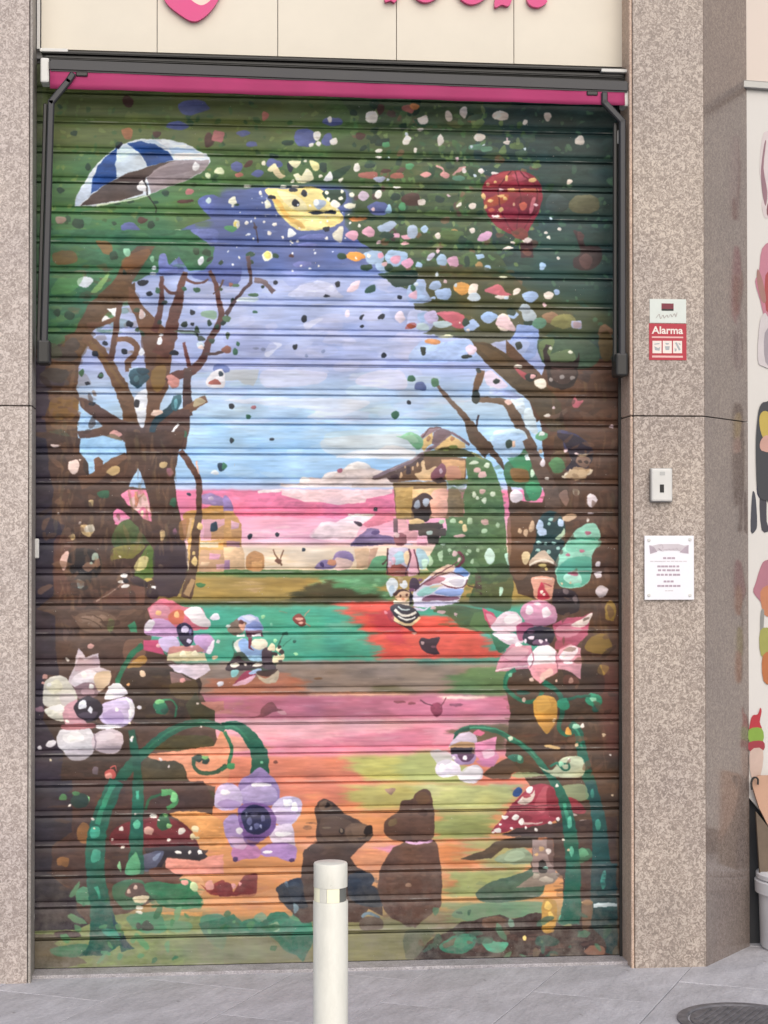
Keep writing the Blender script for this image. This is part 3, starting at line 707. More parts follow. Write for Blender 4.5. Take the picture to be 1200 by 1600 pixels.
    P('8fd0b8', '790 760 800 690 870 590 940 520 1000 500 1040 530 1045 600 1000 680 1000 760 970 840 890 870 810 850'); P('4fa890', '800 770 870 700 990 690 990 790 960 840 880 866 815 846', .8); P('6cbda0', '880 600 1040 580 1030 640 860 660', .7); P('a5e0cc', '840 800 900 770 940 800 930 850 860 835'); D('b46a80', '980 556 20 12;942 655 16 10;893 785 30 12;860 680 14 10'); l('2f7a64', 8, '880 590 1040 590', 8); l('2f7a64', 8, '800 770 1000 768', 8); D('72d2b4', '920 850 24 14')
    d('d8c49c', 620, 695, 26, 40); P('c9b4a0', '640 730 660 690 720 650 770 700 800 740 740 720 680 730'); d('4a3a2a', 712, 750, 46, 30); D('c8b878', '712 740 20 12;735 760 10 10'); l('ece4d4', 12, '640 738 690 710 750 712 800 742', 10)
    P('d89a84', '660 805 770 805 780 860 770 930 680 930 662 870'); P('b52f48', '690 880 712 835 735 880 760 925 690 930'); l('f0d8c8', 8, '670 812 768 815', 8); D('f0dcd0', '712 890 10 10;725 905 8 8'); l('a03c48', 6, '720 840 770 860', 6)
    P('2b2026', '780 880 880 880 920 920 920 1000 800 1010'); D('6a5a5c', '850 885 20 14;905 930 14 24')
    # ---- figure hanging upside down in striped wings
    T(*R_)
    P('e4def0', '470 560 520 500 600 432 700 372 780 332 832 360 945 405 932 450 892 540 852 642 760 668 600 662 480 692')
    P('e6c8b4', '600 432 700 362 770 332 826 352 782 412 690 440'); P('b87888', '540 502 620 452 740 452 720 490 620 512 560 516'); P('6a92d0', '812 402 872 352 940 410 902 440'); P('f0eef4', '690 502 800 446 930 446 902 510 822 540 740 520'); P('c0bcd0', '780 470 900 462 860 520 800 515', .7); P('a0d8d0', '500 582 560 532 680 520 640 570 540 612'); P('e2c49c', '600 532 680 516 722 520 640 542', .8); P('8fa8e0', '640 582 720 546 882 552 862 600 740 602'); P('7a5068', '540 640 600 602 720 606 842 612 832 640 600 652'); P('dcd8f4', '460 682 560 652 842 656 800 676 560 702')
    l('6a3848', 12, '480 560 560 490 700 402 800 342 862 290', 8); l('6a3848', 10, '700 502 780 532 882 532 932 462', 8); l('6a3848', 9, '540 505 680 440 800 405 900 442', 7); l('6a2f40', 28, '848 226 892 290 862 342 830 362', 14); d('e6c4c4', 818, 245, 26, 26); d('f0d0d0', 852, 300, 14, 16); P('d8d4f0', '470 700 560 715 610 690 560 730 490 722')
    P('c4bcd4', '258 210 340 190 430 200 440 300 422 422 258 422'); P('985650', '258 362 330 332 410 372 420 432 250 432'); P('a8d0e0', '290 272 350 222 400 262 380 322 310 342'); P('e8c8a0', '382 252 430 222 432 322 402 342'); P('e0a8b4', '432 222 480 212 500 300 512 402 470 430 422 430 442 322'); P('9fc0cc', '492 212 560 222 602 300 570 362 520 362'); P('b8dcc8', '540 300 590 290 585 360 550 370'); D('e6b8d0', '300 300 14 34;270 340 14 30'); l('5a2f3c', 15, '430 200 440 282 412 380 402 432', 12); l('5a2f3c', 12, '470 212 500 302 516 422', 10); l('4a2c34', 13, '250 200 245 300 250 422', 10); P('8a5a64', '310 80 350 65 400 90 400 160 320 170'); l('4a3a34', 18, '200 340 250 290', 10); d('d8b8bc', 325, 85, 20, 26); D('d4d8ec', '430 165 40 8')
    P('dfe8ee', '240 482 290 452 340 502 320 562 280 612 250 562'); P('e9eef2', '350 502 400 472 420 522 380 542'); P('b4cce0', '260 530 300 520 300 590 270 600', .8); p('b89a70', '330 450 385 450 370 500 345 500'); d('e2ba96', 380, 602, 66, 56); P('e8d8c4', '300 640 360 650 440 650 420 690 320 690'); P('4a3230', '296 592 335 552 410 548 446 590 420 566 360 566 320 600'); D('6a3c34', '358 600 11 12;412 596 11 12'); D('c07858', '384 628 16 8'); d('3f2c44', 472, 505, 50, 50); D('7a4a68', '455 555 22 16;520 470 20 16'); p('2b2630', '440 560 470 600 450 670 430 680')
    P('2e2c38', '290 682 450 692 520 772 462 852 400 872 320 832 280 772'); l('e9e4d8', 24, '306 724 370 766 440 766 492 734', 20); l('ecd2a4', 28, '288 782 350 832 410 852 462 842 522 782', 22); l('e9ece8', 16, '338 780 400 806 450 802 482 780', 12); l('c8d8d8', 14, '330 700 380 720 440 715', 10); P('a83a50', '236 760 270 722 306 790 290 830', .8); d('d8808c', 232, 748, 16, 16); p('3a1c28', '390 872 450 862 500 922 440 902'); d('e8c0b0', 470, 925, 28, 13)
    P('3c2632', '515 1010 530 962 600 972 696 958 662 1040 690 1104 560 1082'); d('b89898', 545, 1008, 17, 17); D('6a4450', '640 1040 24 10')
    # ---- left trunk mass
    T(0, 0, 1)
    p('543c32', '40 545 100 545 116 600 110 700 122 770 230 800 250 900 236 1000 300 1060 330 1110 345 1180 335 1240 325 1330 250 1400 160 1450 40 1450')
    strk(['5f4436', '4a352e', '63482f', '574040'], 60, 560, 130, 1000, 60, 26, 8, .5)
    strk(['4f3830', '43322e', '5a4034'], 60, 1000, 300, 1400, 90, 34, 8, .5)
    T(*D_)
    p('5a3f30', '20 620 180 580 340 500 345 560 310 620 290 700 290 760 275 830 290 870 280 960 300 1010 280 1060 290 1160 310 1210 20 1210')
    p('5b4230', '200 500 350 440 500 310 600 190 640 160 640 250 560 300 420 430 350 500 340 560 220 620'); P('57401f', '180 540 330 500 350 560 300 640 200 650', .5)
    p('3f3444', '20 640 90 640 80 760 110 900 80 1000 100 1200 20 1200'); D('4a4048', '150 790 90 24;180 735 60 16;60 830 60 20'); P('8a6432', '110 900 260 880 290 960 240 1020 130 1010', .8); D('74553c', '180 700 90 40;240 590 60 40;200 1060 80 30'); D('4c4a3a', '160 1130 70 50'); d('2f2628', 265, 1170, 28, 30); D('e0c8bc', '160 1185 22 12'); D('33302c', '190 580 60 30;100 590 50 26')
    strk(['6a4a36', '4f382e', '5f4630', '7a5a3c'], 110, 620, 270, 1190, 60, 36, 9, .55)
    D('30603c', '310 730 20 26;130 350 40 36;240 360 34 34'); P('4a7c48', '110 240 250 230 200 300 110 320', .7); P('7aa850', '370 240 460 140 440 190 390 240', .8); d('cfdcec', 330, 165, 52, 34); d('7a5c34', 430, 390, 60, 60, alpha=.6)
    T(*W_)
    p('35694a', '100 0 740 0 722 120 690 150 630 150 594 100 560 132 532 92 520 160 470 172 440 190 380 205 250 300 110 420 90 420 90 0')
    strk(['3f7a48', '2c6142', '4b7e44', '2f6a4a', '5a8048'], 110, 10, 360, 380, 90, 30, 9, .55); strk(['2f6a48', '3f7a50', '27583e'], 440, 10, 700, 140, 30, 24, 8, .55)
    P('6a78ba', '520 100 545 90 560 130 590 140 580 165 525 160'); P('6474b6', '640 0 740 0 730 60 690 40 660 20')
    p('5e4632', '505 60 475 112 420 195 405 255 335 305 275 372 245 425 225 470 115 470 200 392 255 285 355 185 395 105 440 60'); strk(['6c5038', '523c2c', '785a3c'], 200, 120, 440, 460, 40, 20, 10, .5)
    P('8a5a34', '385 110 480 70 470 120 400 150', .7); P('8a5030', '120 90 200 80 215 120 140 130', .6); P('93582f', '285 40 340 50 345 90 310 85', .7)
    D('24402f', '350 95 16 18;140 310 16 14;190 320 20 16;700 85 18 14;660 80 12 12'); D('8cc8a4', '400 85 14 16;495 110 8 12'); D('d6e0ea', '245 198 32 20;680 118 12 18 30;500 142 9 9;498 165 14 6'); P('86b468', '270 230 330 160 320 200 290 235', .8); P('5a9a50', '150 180 240 160 200 230 120 240', .5)
    D('4c423e', '165 470 46 30;130 545 50 26;200 430 30 24'); P('4c5040', '70 440 130 425 160 470 90 480', .8)
    T(*D_)
    # the wide bare tree
    p('e2ecf8', '470 330 540 320 520 390'); D('e6e8ec', '465 400 32 24')
    l('6b4c36', 60, '330 500 430 600 500 720 560 830 600 940 620 1060 640 1130', 110); l('7a5c38', 26, '360 530 450 640 530 760 580 830', 20, .7)
    l('5a3e36', 34, '555 280 530 400 525 480 500 620 470 650', 40); l('6a4a3a', 26, '520 390 450 420 350 440', 40); l('6a4a3a', 30, '530 520 600 520 650 560 640 620 600 660 600 720', 40)
    p('6a4a38', '600 190 640 220 700 320 780 400 850 470 895 520 870 640 860 720 850 820 800 920 780 1060 700 1060 715 900 712 760 700 600 680 500 650 380 600 290'); P('57403a', '680 520 800 500 780 640 740 760 715 700', .7); P('8a6a34', '750 720 830 680 830 800 780 850 745 800', .8)
    l('5a3634', 24, '810 125 812 200 808 290 785 400 760 470', 46); l('5f3c36', 28, '960 100 930 200 912 290 880 400 850 520 800 620', 110); l('5c3836', 14, '820 180 870 230 910 232', 22); l('5c3836', 18, '960 145 1010 165 1060 165 1100 145', 10); l('5c3836', 24, '1105 90 1150 180 1165 270 1185 370 1150 460 1100 540 1080 620 1030 690 960 730 890 750 850 790', 60); l('4e3a3a', 12, '1200 150 1165 210 1130 240', 8); l('6a3c3c', 18, '945 540 965 620 985 690', 26); l('4c3838', 20, '1080 610 1150 610 1200 595', 16); l('4a3636', 44, '975 700 968 800 970 900 975 1000', 60)
    l('6d4c3a', 44, '1090 890 1020 930 930 990 860 1030', 60); D('a89a7c', '1040 915 46 22 -20'); P('6a8a60', '890 470 1010 470 1045 520 1000 490 920 480', .6); l('2c3430', 10, '900 470 1000 470 1030 490 1040 530', 12); D('33403c', '1055 515 24 16')
    p('59403a', '280 880 360 900 440 950 520 1000 600 1040 700 1060 800 1000 900 960 990 960 985 1080 960 1210 580 1210 570 1150 480 1130 400 1130 300 1140 280 1090 360 1090 440 1060 380 1000 300 940'); P('45302e', '760 1080 900 1060 960 1100 920 1210 800 1210', .8); P('7a5a44', '640 1090 680 1100 660 1210 610 1210', .8); strk(['664838', '4c3630', '745640'], 560, 1060, 900, 1200, 30, 16, 22, .5)
    D('dfe6f4', '680 600 20 24;800 530 16 26;805 490 14 10;860 840 1 1;690 370 18 26'); P('d8c0c0', '670 340 690 335 700 385 680 390'); P('e9eef8', '640 880 715 830 715 960 700 1060 670 1060 640 950'); d('2c2a30', 652, 925, 18, 24); P('a4c8f2', '500 600 600 560 620 600 590 650 600 700 600 810 570 780 520 680', .0)
    p('a6cdf4', '285 925 350 985 440 1058 365 1082 300 1075 292 1040 300 1000'); p('b4d4f4', '600 700 660 690 700 800 640 830 600 800', .9)
    d('2a4e60', 665, 755, 62, 60); D('1f3e50', '690 720 40 24;640 790 30 20'); D('3f6c7c', '650 770 20 20'); l('24404e', 50, '905 880 880 940 820 990 770 1040 750 1100', 40); P('2f5c68', '880 880 930 870 930 930 900 970 870 950'); d('5c98a4', 900, 920, 16, 30); D('f0d0c0', '775 980 36 20 -10'); D('d08c84', '885 790 36 34;870 760 30 20'); l('e9eef4', 16, '915 1050 870 1110 850 1150', 10); l('b08a74', 16, '850 1150 815 1190', 10); D('e6a8a4', '525 1115 40 24'); P('7a7058', '440 1160 490 1110 560 1140 540 1180 470 1190', .8)
    D('1b2230', '460 545 16 16;580 595 20 18 30;350 795 16 12;425 745 18 20;610 425 26 20;730 235 20 14;690 165 34 22;1000 350 18 18;998 425 14 12;395 610 20 18;885 605 30 18;375 925 24 14'); D('33604c', '785 215 18 18;1030 210 24 18;425 745 14 12;950 205 16 14;960 1110 14 20'); P('70a060', '1060 350 1150 345 1145 395 1060 380', .6); D('6a7cb8', '1180 700 60 30')
    P('e8e4e8', '1080 790 1120 730 1190 710 1200 820 1110 815'); P('a05a50', '1100 800 1140 765 1180 800'); d('33404c', 1178, 735, 16, 16); D('cfe0f0', '1055 560 26 24'); D('f4dcd4', '1055 570 20 14')
    T(*G_)
    p('4d372f', '20 -20 100 -20 300 20 330 140 370 240 480 180 590 110 580 -20 960 -20 910 140 890 280 910 440 940 560 960 760 970 860 940 940 900 1010 740 1010 700 1100 20 1100'); p('9ccbf4', '300 30 440 0 580 40 590 100 480 170 440 200 440 150 400 120 375 160 380 240 350 240 330 150 300 110')
    l('6a4a38', 40, '590 120 480 190 380 270 300 300', 90); p('6a4838', '380 150 410 130 440 160 430 220 390 240'); P('3a2e2c', '320 160 345 170 345 240 320 220'); D('e7cfc8', '262 200 40 44;50 175 28 24;145 65 30 12'); D('cfb07c', '505 222 40 26 -20;370 425 20 22;340 590 46 36;240 640 36 16 -25;815 620 18 36;802 820 18 16;820 185 28 20'); D('e8dcc8', '355 580 30 26;220 692 20 10'); D('2f5c44', '445 370 38 30;92 572 32 30;880 420 20 30'); D('8a5a68', '860 230 22 26;890 600 12 24')
    p('2f2836', '20 0 90 20 100 200 130 330 120 520 200 560 150 700 130 1000 20 1090'); p('a9cff6', '600 320 665 205 700 290 712 330'); p('f088ac', '555 370 600 340 712 340 735 440 750 540 700 520 640 460 590 430'); P('f6d8cc', '600 420 640 380 700 370 740 480 690 450 650 470', .8); l('c08a78', 20, '650 350 655 410 640 450', 12); l('c08a78', 12, '655 400 700 360', 8); D('d98c6c', '650 400 10 40')
    p('e07aa4', '505 480 530 455 570 470 610 510 540 565 515 555'); P('d9a0b8', '510 520 600 515 560 555', .7); P('4c5c38', '530 570 600 520 660 580 720 660 720 680 500 690'); P('7c7434', '490 720 540 690 700 690 640 760 560 780 500 790'); P('56702c', '640 860 720 690 760 720 765 840 740 900 690 900'); P('d8cc88', '640 820 680 760 730 765 710 830 660 850'); D('b09848', '720 905 36 14')
    p('4a342c', '500 780 590 770 620 830 560 870 600 900 700 920 760 900 780 960 720 1000 600 960'); D('2f2828', '330 800 110 90'); P('241f22', '220 780 260 730 380 730 430 790 400 860 250 860'); D('7a5c4c', '350 820 40 26;410 800 20 30'); D('98a898', '395 755 20 24 40;370 800 12 10'); P('d8b4ac', '175 790 205 735 232 740 200 840'); D('3c3432', '300 920 60 50'); D('7c8c8c', '295 930 26 30'); D('241f24', '330 930 12 14')
    P('5f3d34', '140 660 200 620 260 680 210 730 170 800 200 860 240 960 160 1000 130 900', .8); p('6e4a3e', '380 1040 560 920 700 950 700 1060 400 1060', .9); strk(['684438', '54382f', '744c3c'], 140, 900, 680, 1080, 40, 50, 9, .5); D('f0ece8', '575 875 26 16;560 915 26 12;580 945 30 12;760 950 18 16'); D('26222a', '585 910 20 20'); D('38282c', '670 915 60 24 20;750 990 40 40'); l('a88878', 10, '400 1040 470 1000 560 930', 6); strk(['3c2f34', '4a363a'], 780, 560, 950, 980, 26, 40, 14, .6)
    P('392b33', '770 700 950 680 960 860 900 1000 780 980', .7); l('57382f', 36, '930 100 1000 200 1040 290 1042 400 1045 500', 40); l('5e4434', 44, '1045 490 1020 640 1010 800 990 900 960 1020', 70); l('c09a6a', 26, '1010 900 960 1000', 40, .8); D('e2c07c', '1045 570 18 24;1015 785 20 30;1010 735 12 12'); l('e0b0a0', 12, '1025 160 1040 240', 8); p('e0b48c', '965 520 1000 515 985 640 960 660', .8); P('a8743c', '920 540 980 520 960 640 920 640', .8); D('24384c', '1180 200 30 28;1135 570 26 34 20;980 370 14 12'); D('e6eef4', '1140 235 30 16')
    D('3c6a3c', '1055 935 34 14')
    # bark lights on the left trees
    T(0, 0, 1)
    for x0, y0, x1, y1, n in ((86, 590, 118, 990, 60), (196, 690, 280, 860, 60), (120, 780, 235, 960, 50)):
        for _ in range(n):
            d(['7c5f48', '8a6848', '6e5a40', '74523f', '5f5640', '937250'][prng.integers(6)], prng.uniform(x0, x1), prng.uniform(y0, y1), prng.uniform(1.2, 3.2), prng.uniform(6, 18), prng.uniform(-18, 18), .32, .3)
    # ---- parchment, flowers of the left side
    T(*J_)
    p('3a2f38', '10 0 140 40 150 300 170 420 10 420'); p('5c4438', '60 10 700 10 600 120 520 170 400 210 300 260 210 300 240 220 260 130 160 60'); P('7a6050', '280 40 430 20 520 60 480 140 360 150 290 110', .8); D('8a7060', '400 90 60 40;330 70 40 24;440 60 30 20'); l('4a382e', 5, '300 60 400 90 430 130', 4); l('4a382e', 5, '340 40 420 60 460 110', 4); D('6a7048', '490 110 22 50'); p('3f8a64', '600 110 640 80 660 150 620 150')
    P('7a5644', '580 210 700 200 700 330 640 360 570 330', .8); P('a97c3c', '590 370 680 300 720 320 680 370'); P('3f3028', '570 380 1000 400 1040 560 900 720 620 700 540 500'); strk(['4a3a2a', '5c4a30', '3c3028'], 580, 400, 1000, 720, 60, 40, 12, .6)
    P('5c4a30', '860 480 1010 440 1030 560 900 560', .8); p('b5756a', '1040 590 1200 580 1200 640 1140 650'); p('3c3a28', '1020 520 1060 600 1140 640 1140 720 1000 720 960 600')
    P('423028', '20 720 600 760 640 900 520 1100 440 1200 10 1200'); p('3a303c', '10 420 80 420 70 700 190 900 170 1200 10 1200'); strk(['55392f', '4a342e', '5d4034'], 200, 940, 560, 1200, 40, 50, 9, .6)
    P('4c4428', '740 870 860 800 1000 790 1110 800 1140 860 1000 890 740 890'); P('4a4230', '700 950 900 960 960 1010 980 1080 1100 1130 1150 1200 700 1200'); P('e0926e', '720 920 1000 880 1130 860 1180 770 1220 800 1220 1090 1000 1085 960 1010 900 960 820 955')
    l('2a6a4a', 40, '690 230 620 290 570 370 530 470', 26); l('245c48', 36, '1200 760 1080 715 940 735 820 800 720 890 640 960 560 1060 480 1210', 80); l('2f7a58', 10, '1080 712 940 732 820 796 720 886', 14, .7); l('1f5040', 40, '620 760 640 900 660 1050 660 1210', 60); d('2c6a4a', 800, 620, 40, 44); l('2c6a48', 14, '790 585 860 570 900 610 890 680', 10); D('7cc87c', '795 585 22 14'); D('2a4a38', '830 640 24 20')
    l('33503a', 26, '1010 930 1020 1000 1080 1030 1160 1015 1210 980', 20); D('2a3c34', '1040 940 38 22;1090 950 24 24'); D('6ba058', '1085 935 26 10')
    # flower, upper (pink, dark eye)
    p('d06a7c', '720 0 800 -60 870 -50 940 -10 1060 0 1110 100 1100 130 900 150 740 60'); P('d68a98', '730 10 790 -30 860 0 850 60 760 60'); P('c8622e', '850 50 900 10 950 20 940 90 880 100', .6); D('f0b87c', '905 40 16 20;790 30 18 14'); P('eadfe0', '950 20 1030 -10 1080 40 1115 110 1040 110 990 70'); P('c89ac8', '700 110 740 70 840 70 910 140 900 180 720 170'); P('f3ecf4', '700 110 735 70 770 90 740 140 705 140'); p('c24870', '695 200 800 200 830 290 740 270 695 260'); P('c8b4dc', '800 190 900 180 920 250 860 280 800 240'); P('b890bc', '1010 180 1090 160 1140 210 1110 280 1040 260'); P('f0e8f4', '1085 270 1130 200 1140 220 1110 285'); p('b87c78', '860 240 1040 230 1080 270 850 290'); p('d9cfa8', '850 290 950 265 1080 280 1090 330 845 330'); P('f6f0cc', '920 300 945 265 965 305'); P('f4ecc8', '990 290 1020 262 1040 295'); p('e2d0dc', '850 350 1100 350 1115 390 1020 445 960 415 890 395'); p('8a6a64', '860 395 930 410 1000 450 870 468'); D('e8a09c', '940 450 20 12'); P('2c2440', '900 120 960 90 1000 130 1005 200 970 240 930 215'); D('cfc4e0', '955 130 24 22;980 205 14 16'); D('6a5c88', '985 150 10 20'); D('f2b4bc', '785 232 16 14;995 240 10 8')
    # flower, lower left (white violet)
    T(*X_)
    p('cfc0ca', '184 362 205 322 216 255 246 290 296 274 302 326 342 340 336 392 292 424 214 412 182 382'); P('e4dae2', '192 372 240 340 290 350 280 385 210 395'); P('b0949e', '206 340 225 290 246 300 290 285 296 322', .8); P('d2b898', '285 350 338 342 334 390 296 416 280 390', .9); P('8e7078', '204 402 270 384 292 432 222 446', .9); P('c8a4ac', '230 410 270 405 275 430 235 432', .8)
    P('d6d2c6', '88 422 98 376 150 358 192 390 214 442 200 484 150 472 92 472'); P('eae6cc', '98 400 140 375 165 400 130 430'); P('e8e8da', '92 482 162 468 174 522 130 526 98 502'); P('c6bcc0', '150 430 200 430 200 470 160 470', .8)
    P('e8e2ea', '316 436 350 388 386 400 402 430 332 448'); P('c8b8da', '298 472 400 438 430 470 422 520 380 552 308 532'); P('ae98c8', '310 500 370 485 390 530 330 535', .8); P('f4f1f5', '400 440 431 470 421 516 404 522 412 476'); P('eae6ec', '290 545 360 545 380 552 340 560 290 556')
    P('d9d6dc', '138 590 160 560 250 555 282 590 276 640 200 662 150 632'); P('f0eef0', '160 585 220 570 240 600 180 612', .8); P('aea6ae', '170 640 272 638 242 672 188 672'); P('c6b6be', '278 582 330 560 382 575 376 640 330 652 274 632'); P('dccfd4', '290 585 340 570 360 590 300 605', .8); P('a294a0', '290 630 372 620 360 645 300 648', .8); l('8c7c88', 4, '280 575 282 610 276 640', 3)
    P('c493a0', '164 480 212 448 212 500 252 542 200 562 168 532'); P('b06870', '164 540 272 538 272 556 170 562', .9); P('2c2632', '204 482 220 450 260 438 302 460 306 502 270 532 230 522'); P('4c4454', '225 500 290 495 270 525 235 518', .8); D('dadeea', '235 468 15 17;262 486 11 13'); D('fbfbf6', '240 355 11 15;195 596 17 11;270 398 9 9;148 482 18 18;362 486 8 8;345 405 16 8;110 395 10 8;410 500 6 12')
    T(*J_)
    D('e8e4ec', '120 845 30 22 -30;50 878 14 14;675 620 18 14;620 822 12 14;1175 468 22 16;1140 60 34 24 -20;1160 210 12 12'); D('e8c4a0', '692 410 22 20;1140 305 20 14'); D('d09a90', '365 240 22 18;80 430 16 16;70 470 10 8'); D('c85a54', '490 1035 38 34'); D('e89a8c', '475 1050 22 20'); l('c85a54', 10, '490 1000 520 985 530 1020', 5); d('6a5a60', 395, 1015, 18, 24); D('8a6a7a', '40 630 34 18'); D('e0a46c', '600 480 10 10')
    # ---- gnome on his mount
    T(*K_)
    P('7c6a5c', '20 130 60 80 90 60 140 90 130 140 60 170'); P('aab4de', '80 70 130 40 190 45 240 100 240 140 130 140 140 90'); P('7d90cc', '140 120 180 80 230 90 240 135'); P('dfe2ee', '110 50 160 45 200 65 150 75', .8); P('e0a890', '90 110 110 80 135 110 120 140'); d('6a3c38', 105, 88, 18, 16); p('5f3048', '135 140 240 140 250 180 140 180'); p('e8e4e0', '80 165 130 160 130 178 80 178'); p('ece8ea', '175 165 235 160 235 178 175 178')
    P('dcd8cc', '55 230 100 190 130 200 120 260 160 320 100 300'); P('8fb0e0', '85 220 130 190 190 250 250 260 250 310 180 320 120 290'); P('a8d4f0', '130 300 250 300 230 330 150 325'); P('e8e0c8', '165 220 200 195 260 200 270 240 230 260 190 250'); p('6a2438', '150 180 180 185 165 240 190 265 150 250'); p('3a4a3c', '40 330 60 280 110 270 160 330 250 330 330 340 310 390 200 400 40 370', .9); P('4a3a44', '240 270 290 240 300 330 320 380 240 370'); P('33242c', '30 340 90 300 130 330 230 340 240 370 30 390')
    D('f4e8d8', '65 355 32 14;205 355 30 12;132 353 10 8'); P('8fd0d0', '45 390 90 385 80 420 50 430'); P('9a3a54', '100 420 150 385 190 420 90 480 60 475'); P('e8b4c8', '50 485 120 440 190 420 150 465'); P('a9c4e8', '150 400 220 380 230 395 170 415'); P('c8b496', '200 420 260 440 320 390 345 410 320 465 250 465'); P('3a2420', '200 400 330 380 290 420 230 425', .8); D('f0e2bc', '300 245 26 28;345 262 18 18;325 320 26 28;360 305 18 20'); D('3c3234', '350 245 10 10;360 275 16 14;310 290 20 12;350 330 12 8'); l('2a5a4c', 8, '340 240 360 190 385 155 400 165', 5); l('2a6a54', 6, '370 240 420 190', 4); D('24584a', '385 165 20 12;440 205 12 10'); D('9ce0a8', '245 50 14 14;320 205 16 14;450 285 14 14'); D('6ab89c', '295 100 10 12'); d('dfe8e0', 28, 112, 16, 10); l('3a6a54', 8, '60 200 50 240 70 290', 6)
    # little bird, darker marks on the ground
    P('7c3c38', '430 65 470 35 500 60 510 100 470 110'); D('d8a090', '470 65 24 8;480 90 14 8'); l('a08c74', 8, '500 50 540 10', 5); l('a08c74', 10, '505 90 540 115', 6); l('6f8a70', 7, '345 15 400 30', 4)
    P('7a4450', '160 685 215 670 240 615 300 590 330 625 370 640 300 655 240 680'); D('8a4858', '1090 585 40 8;1170 595 30 8'); D('70523c', '585 440 24 8'); P('c8a0a4', '330 650 380 640 380 670', .6); D('7a4438', '322 965 14 10'); P('9a7c6c', '1000 1135 1070 1130 1050 1165 1030 1160')
    T(*L_); P('8a3c54', '80 560 100 540 140 545 150 590 120 620 90 600'); l('6a3a4c', 10, '20 520 60 545 95 555', 5); l('7a4050', 9, '140 560 160 530 175 505', 4); D('8c5068', '230 548 40 8')
    # ---- right big flower, vines, bulb
    p('4a382c', '520 335 840 340 1050 300 1150 280 1150 660 830 640 540 620 510 480'); strk(['5a4030', '463228', '5c4a34', '6a4434'], 530, 350, 1130, 780, 90, 40, 10, .55); s('6a3a34', '1050 350 1150 330 1150 800 1080 800 1040 600', 6, .7); P('93742f', '960 230 1000 160 1080 150 1110 230 1060 260', .8); D('a8843c', '1110 20 34 60;1060 350 34 30'); P('3a2c28', '840 330 1040 330 1060 480 900 500', .6)
    p('5c7c4c', '330 20 420 20 480 120 440 140 470 240 420 150 300 100', .8); P('2f6a4c', '430 140 500 150 540 200 490 250 460 240')
    T(*Y_)
    p('c64c68', '603 178 650 200 684 242 640 254 618 222'); P('e8a0b0', '620 200 660 215 660 240 640 245', .8); P('e9cfda', '643 252 680 200 730 193 757 230 730 268 670 272'); P('f8f2f4', '690 215 730 200 745 225 700 240', .9); P('cf92b2', '750 202 770 165 820 149 870 165 890 202 870 242 790 247'); P('b87898', '770 225 870 220 865 242 790 246', .8); D('f3e2ec', '785 190 15 18;850 196 19 22;820 165 16 7')
    p('c05874', '873 242 920 215 980 214 1021 194 1002 282 960 322 890 302'); P('d88a9e', '890 250 950 235 980 260 940 290 890 285', .8); P('f0dfd8', '940 242 990 215 1021 197 1006 240 970 252'); P('e6d4e0', '648 275 720 274 762 300 720 322 680 302'); P('a84870', '735 250 770 235 800 250 770 290 745 300', .9)
    p('d08c9e', '653 417 680 360 720 314 790 320 802 370 782 407'); P('e2b0ba', '690 365 730 325 780 335 760 370', .8); l('f0d0d4', 5, '655 412 720 402 785 395', 4); P('f0e4e8', '778 372 810 330 850 314 887 345 882 390 800 402'); P('f9f5f6', '815 345 850 325 870 350 830 365', .9); p('e2969f', '778 395 887 385 892 420 852 440 825 462 798 440'); P('f0c4b8', '825 430 860 405 870 425 830 450', .9); p('d897a4', '883 372 900 330 940 314 977 330 977 447 930 415 888 407'); P('f2dce0', '905 350 940 320 967 335 940 376 905 372'); P('b8506c', '890 300 940 310 900 335 880 330', .8); l('a85c70', 4, '790 330 800 370 785 405', 3); l('a85c70', 4, '885 345 888 385 890 420', 3); D('fbf6f8', '745 318 12 7;705 295 20 6;930 385 16 5')
    P('1f1a2e', '758 292 785 254 862 254 882 280 862 312 800 322'); D('6a4a66', '830 310 36 9;790 268 14 8'); D('ecd8e4', '790 292 13 7;830 306 9 7;768 302 6 9;850 300 5 5')
    T(*L_)
    l('1f6a50', 26, '560 350 520 370 508 430 540 490 620 530 690 520 720 470', 20); l('2b8060', 14, '540 360 515 400 512 450', 10); D('7cc8a0', '530 380 12 14'); l('1c5c48', 30, '720 420 780 450 830 520 830 600 810 680 850 720 900 700', 22); D('2a8a68', '1010 520 46 40;840 550 40 40'); D('8ed8b0', '1005 518 20 12'); D('1c4a40', '1020 570 26 20;610 480 40 14'); l('1c5a46', 16, '860 520 940 500 990 500', 14)
    P('c99440', '670 540 700 500 760 500 800 540 800 620 770 680 740 715 710 680 680 620'); P('a8742c', '690 620 800 620 770 690 740 710 710 670', .5); P('dca850', '690 520 740 505 760 560 700 590', .7); P('d89a44', '845 710 865 670 885 715 865 722'); D('d8b8a8', '655 405 14 12;615 518 12 14;880 410 12 18;720 400 10 10'); d('7a4438', 880, 410, 40, 30, alpha=.5); D('e8c0a8', '800 410 8 8')
    l('1f5c4c', 40, '880 650 920 700 940 800 960 900 990 1000 1000 1090', 70); l('2f8a6c', 12, '890 660 925 720 945 800', 10); D('a4e0c0', '910 670 20 14')
    l('2a6650', 20, '220 720 260 690 340 680 430 690 530 740 620 790 700 870 750 940 790 1020 830 1091', 40); l('3a8a68', 8, '300 685 400 680 480 700 600 770 690 850', 8); D('d0dcc0', '540 742 14 12'); l('1f4c40', 22, '220 750 240 700 300 690', 16); D('d86a8c', '355 710 30 16')
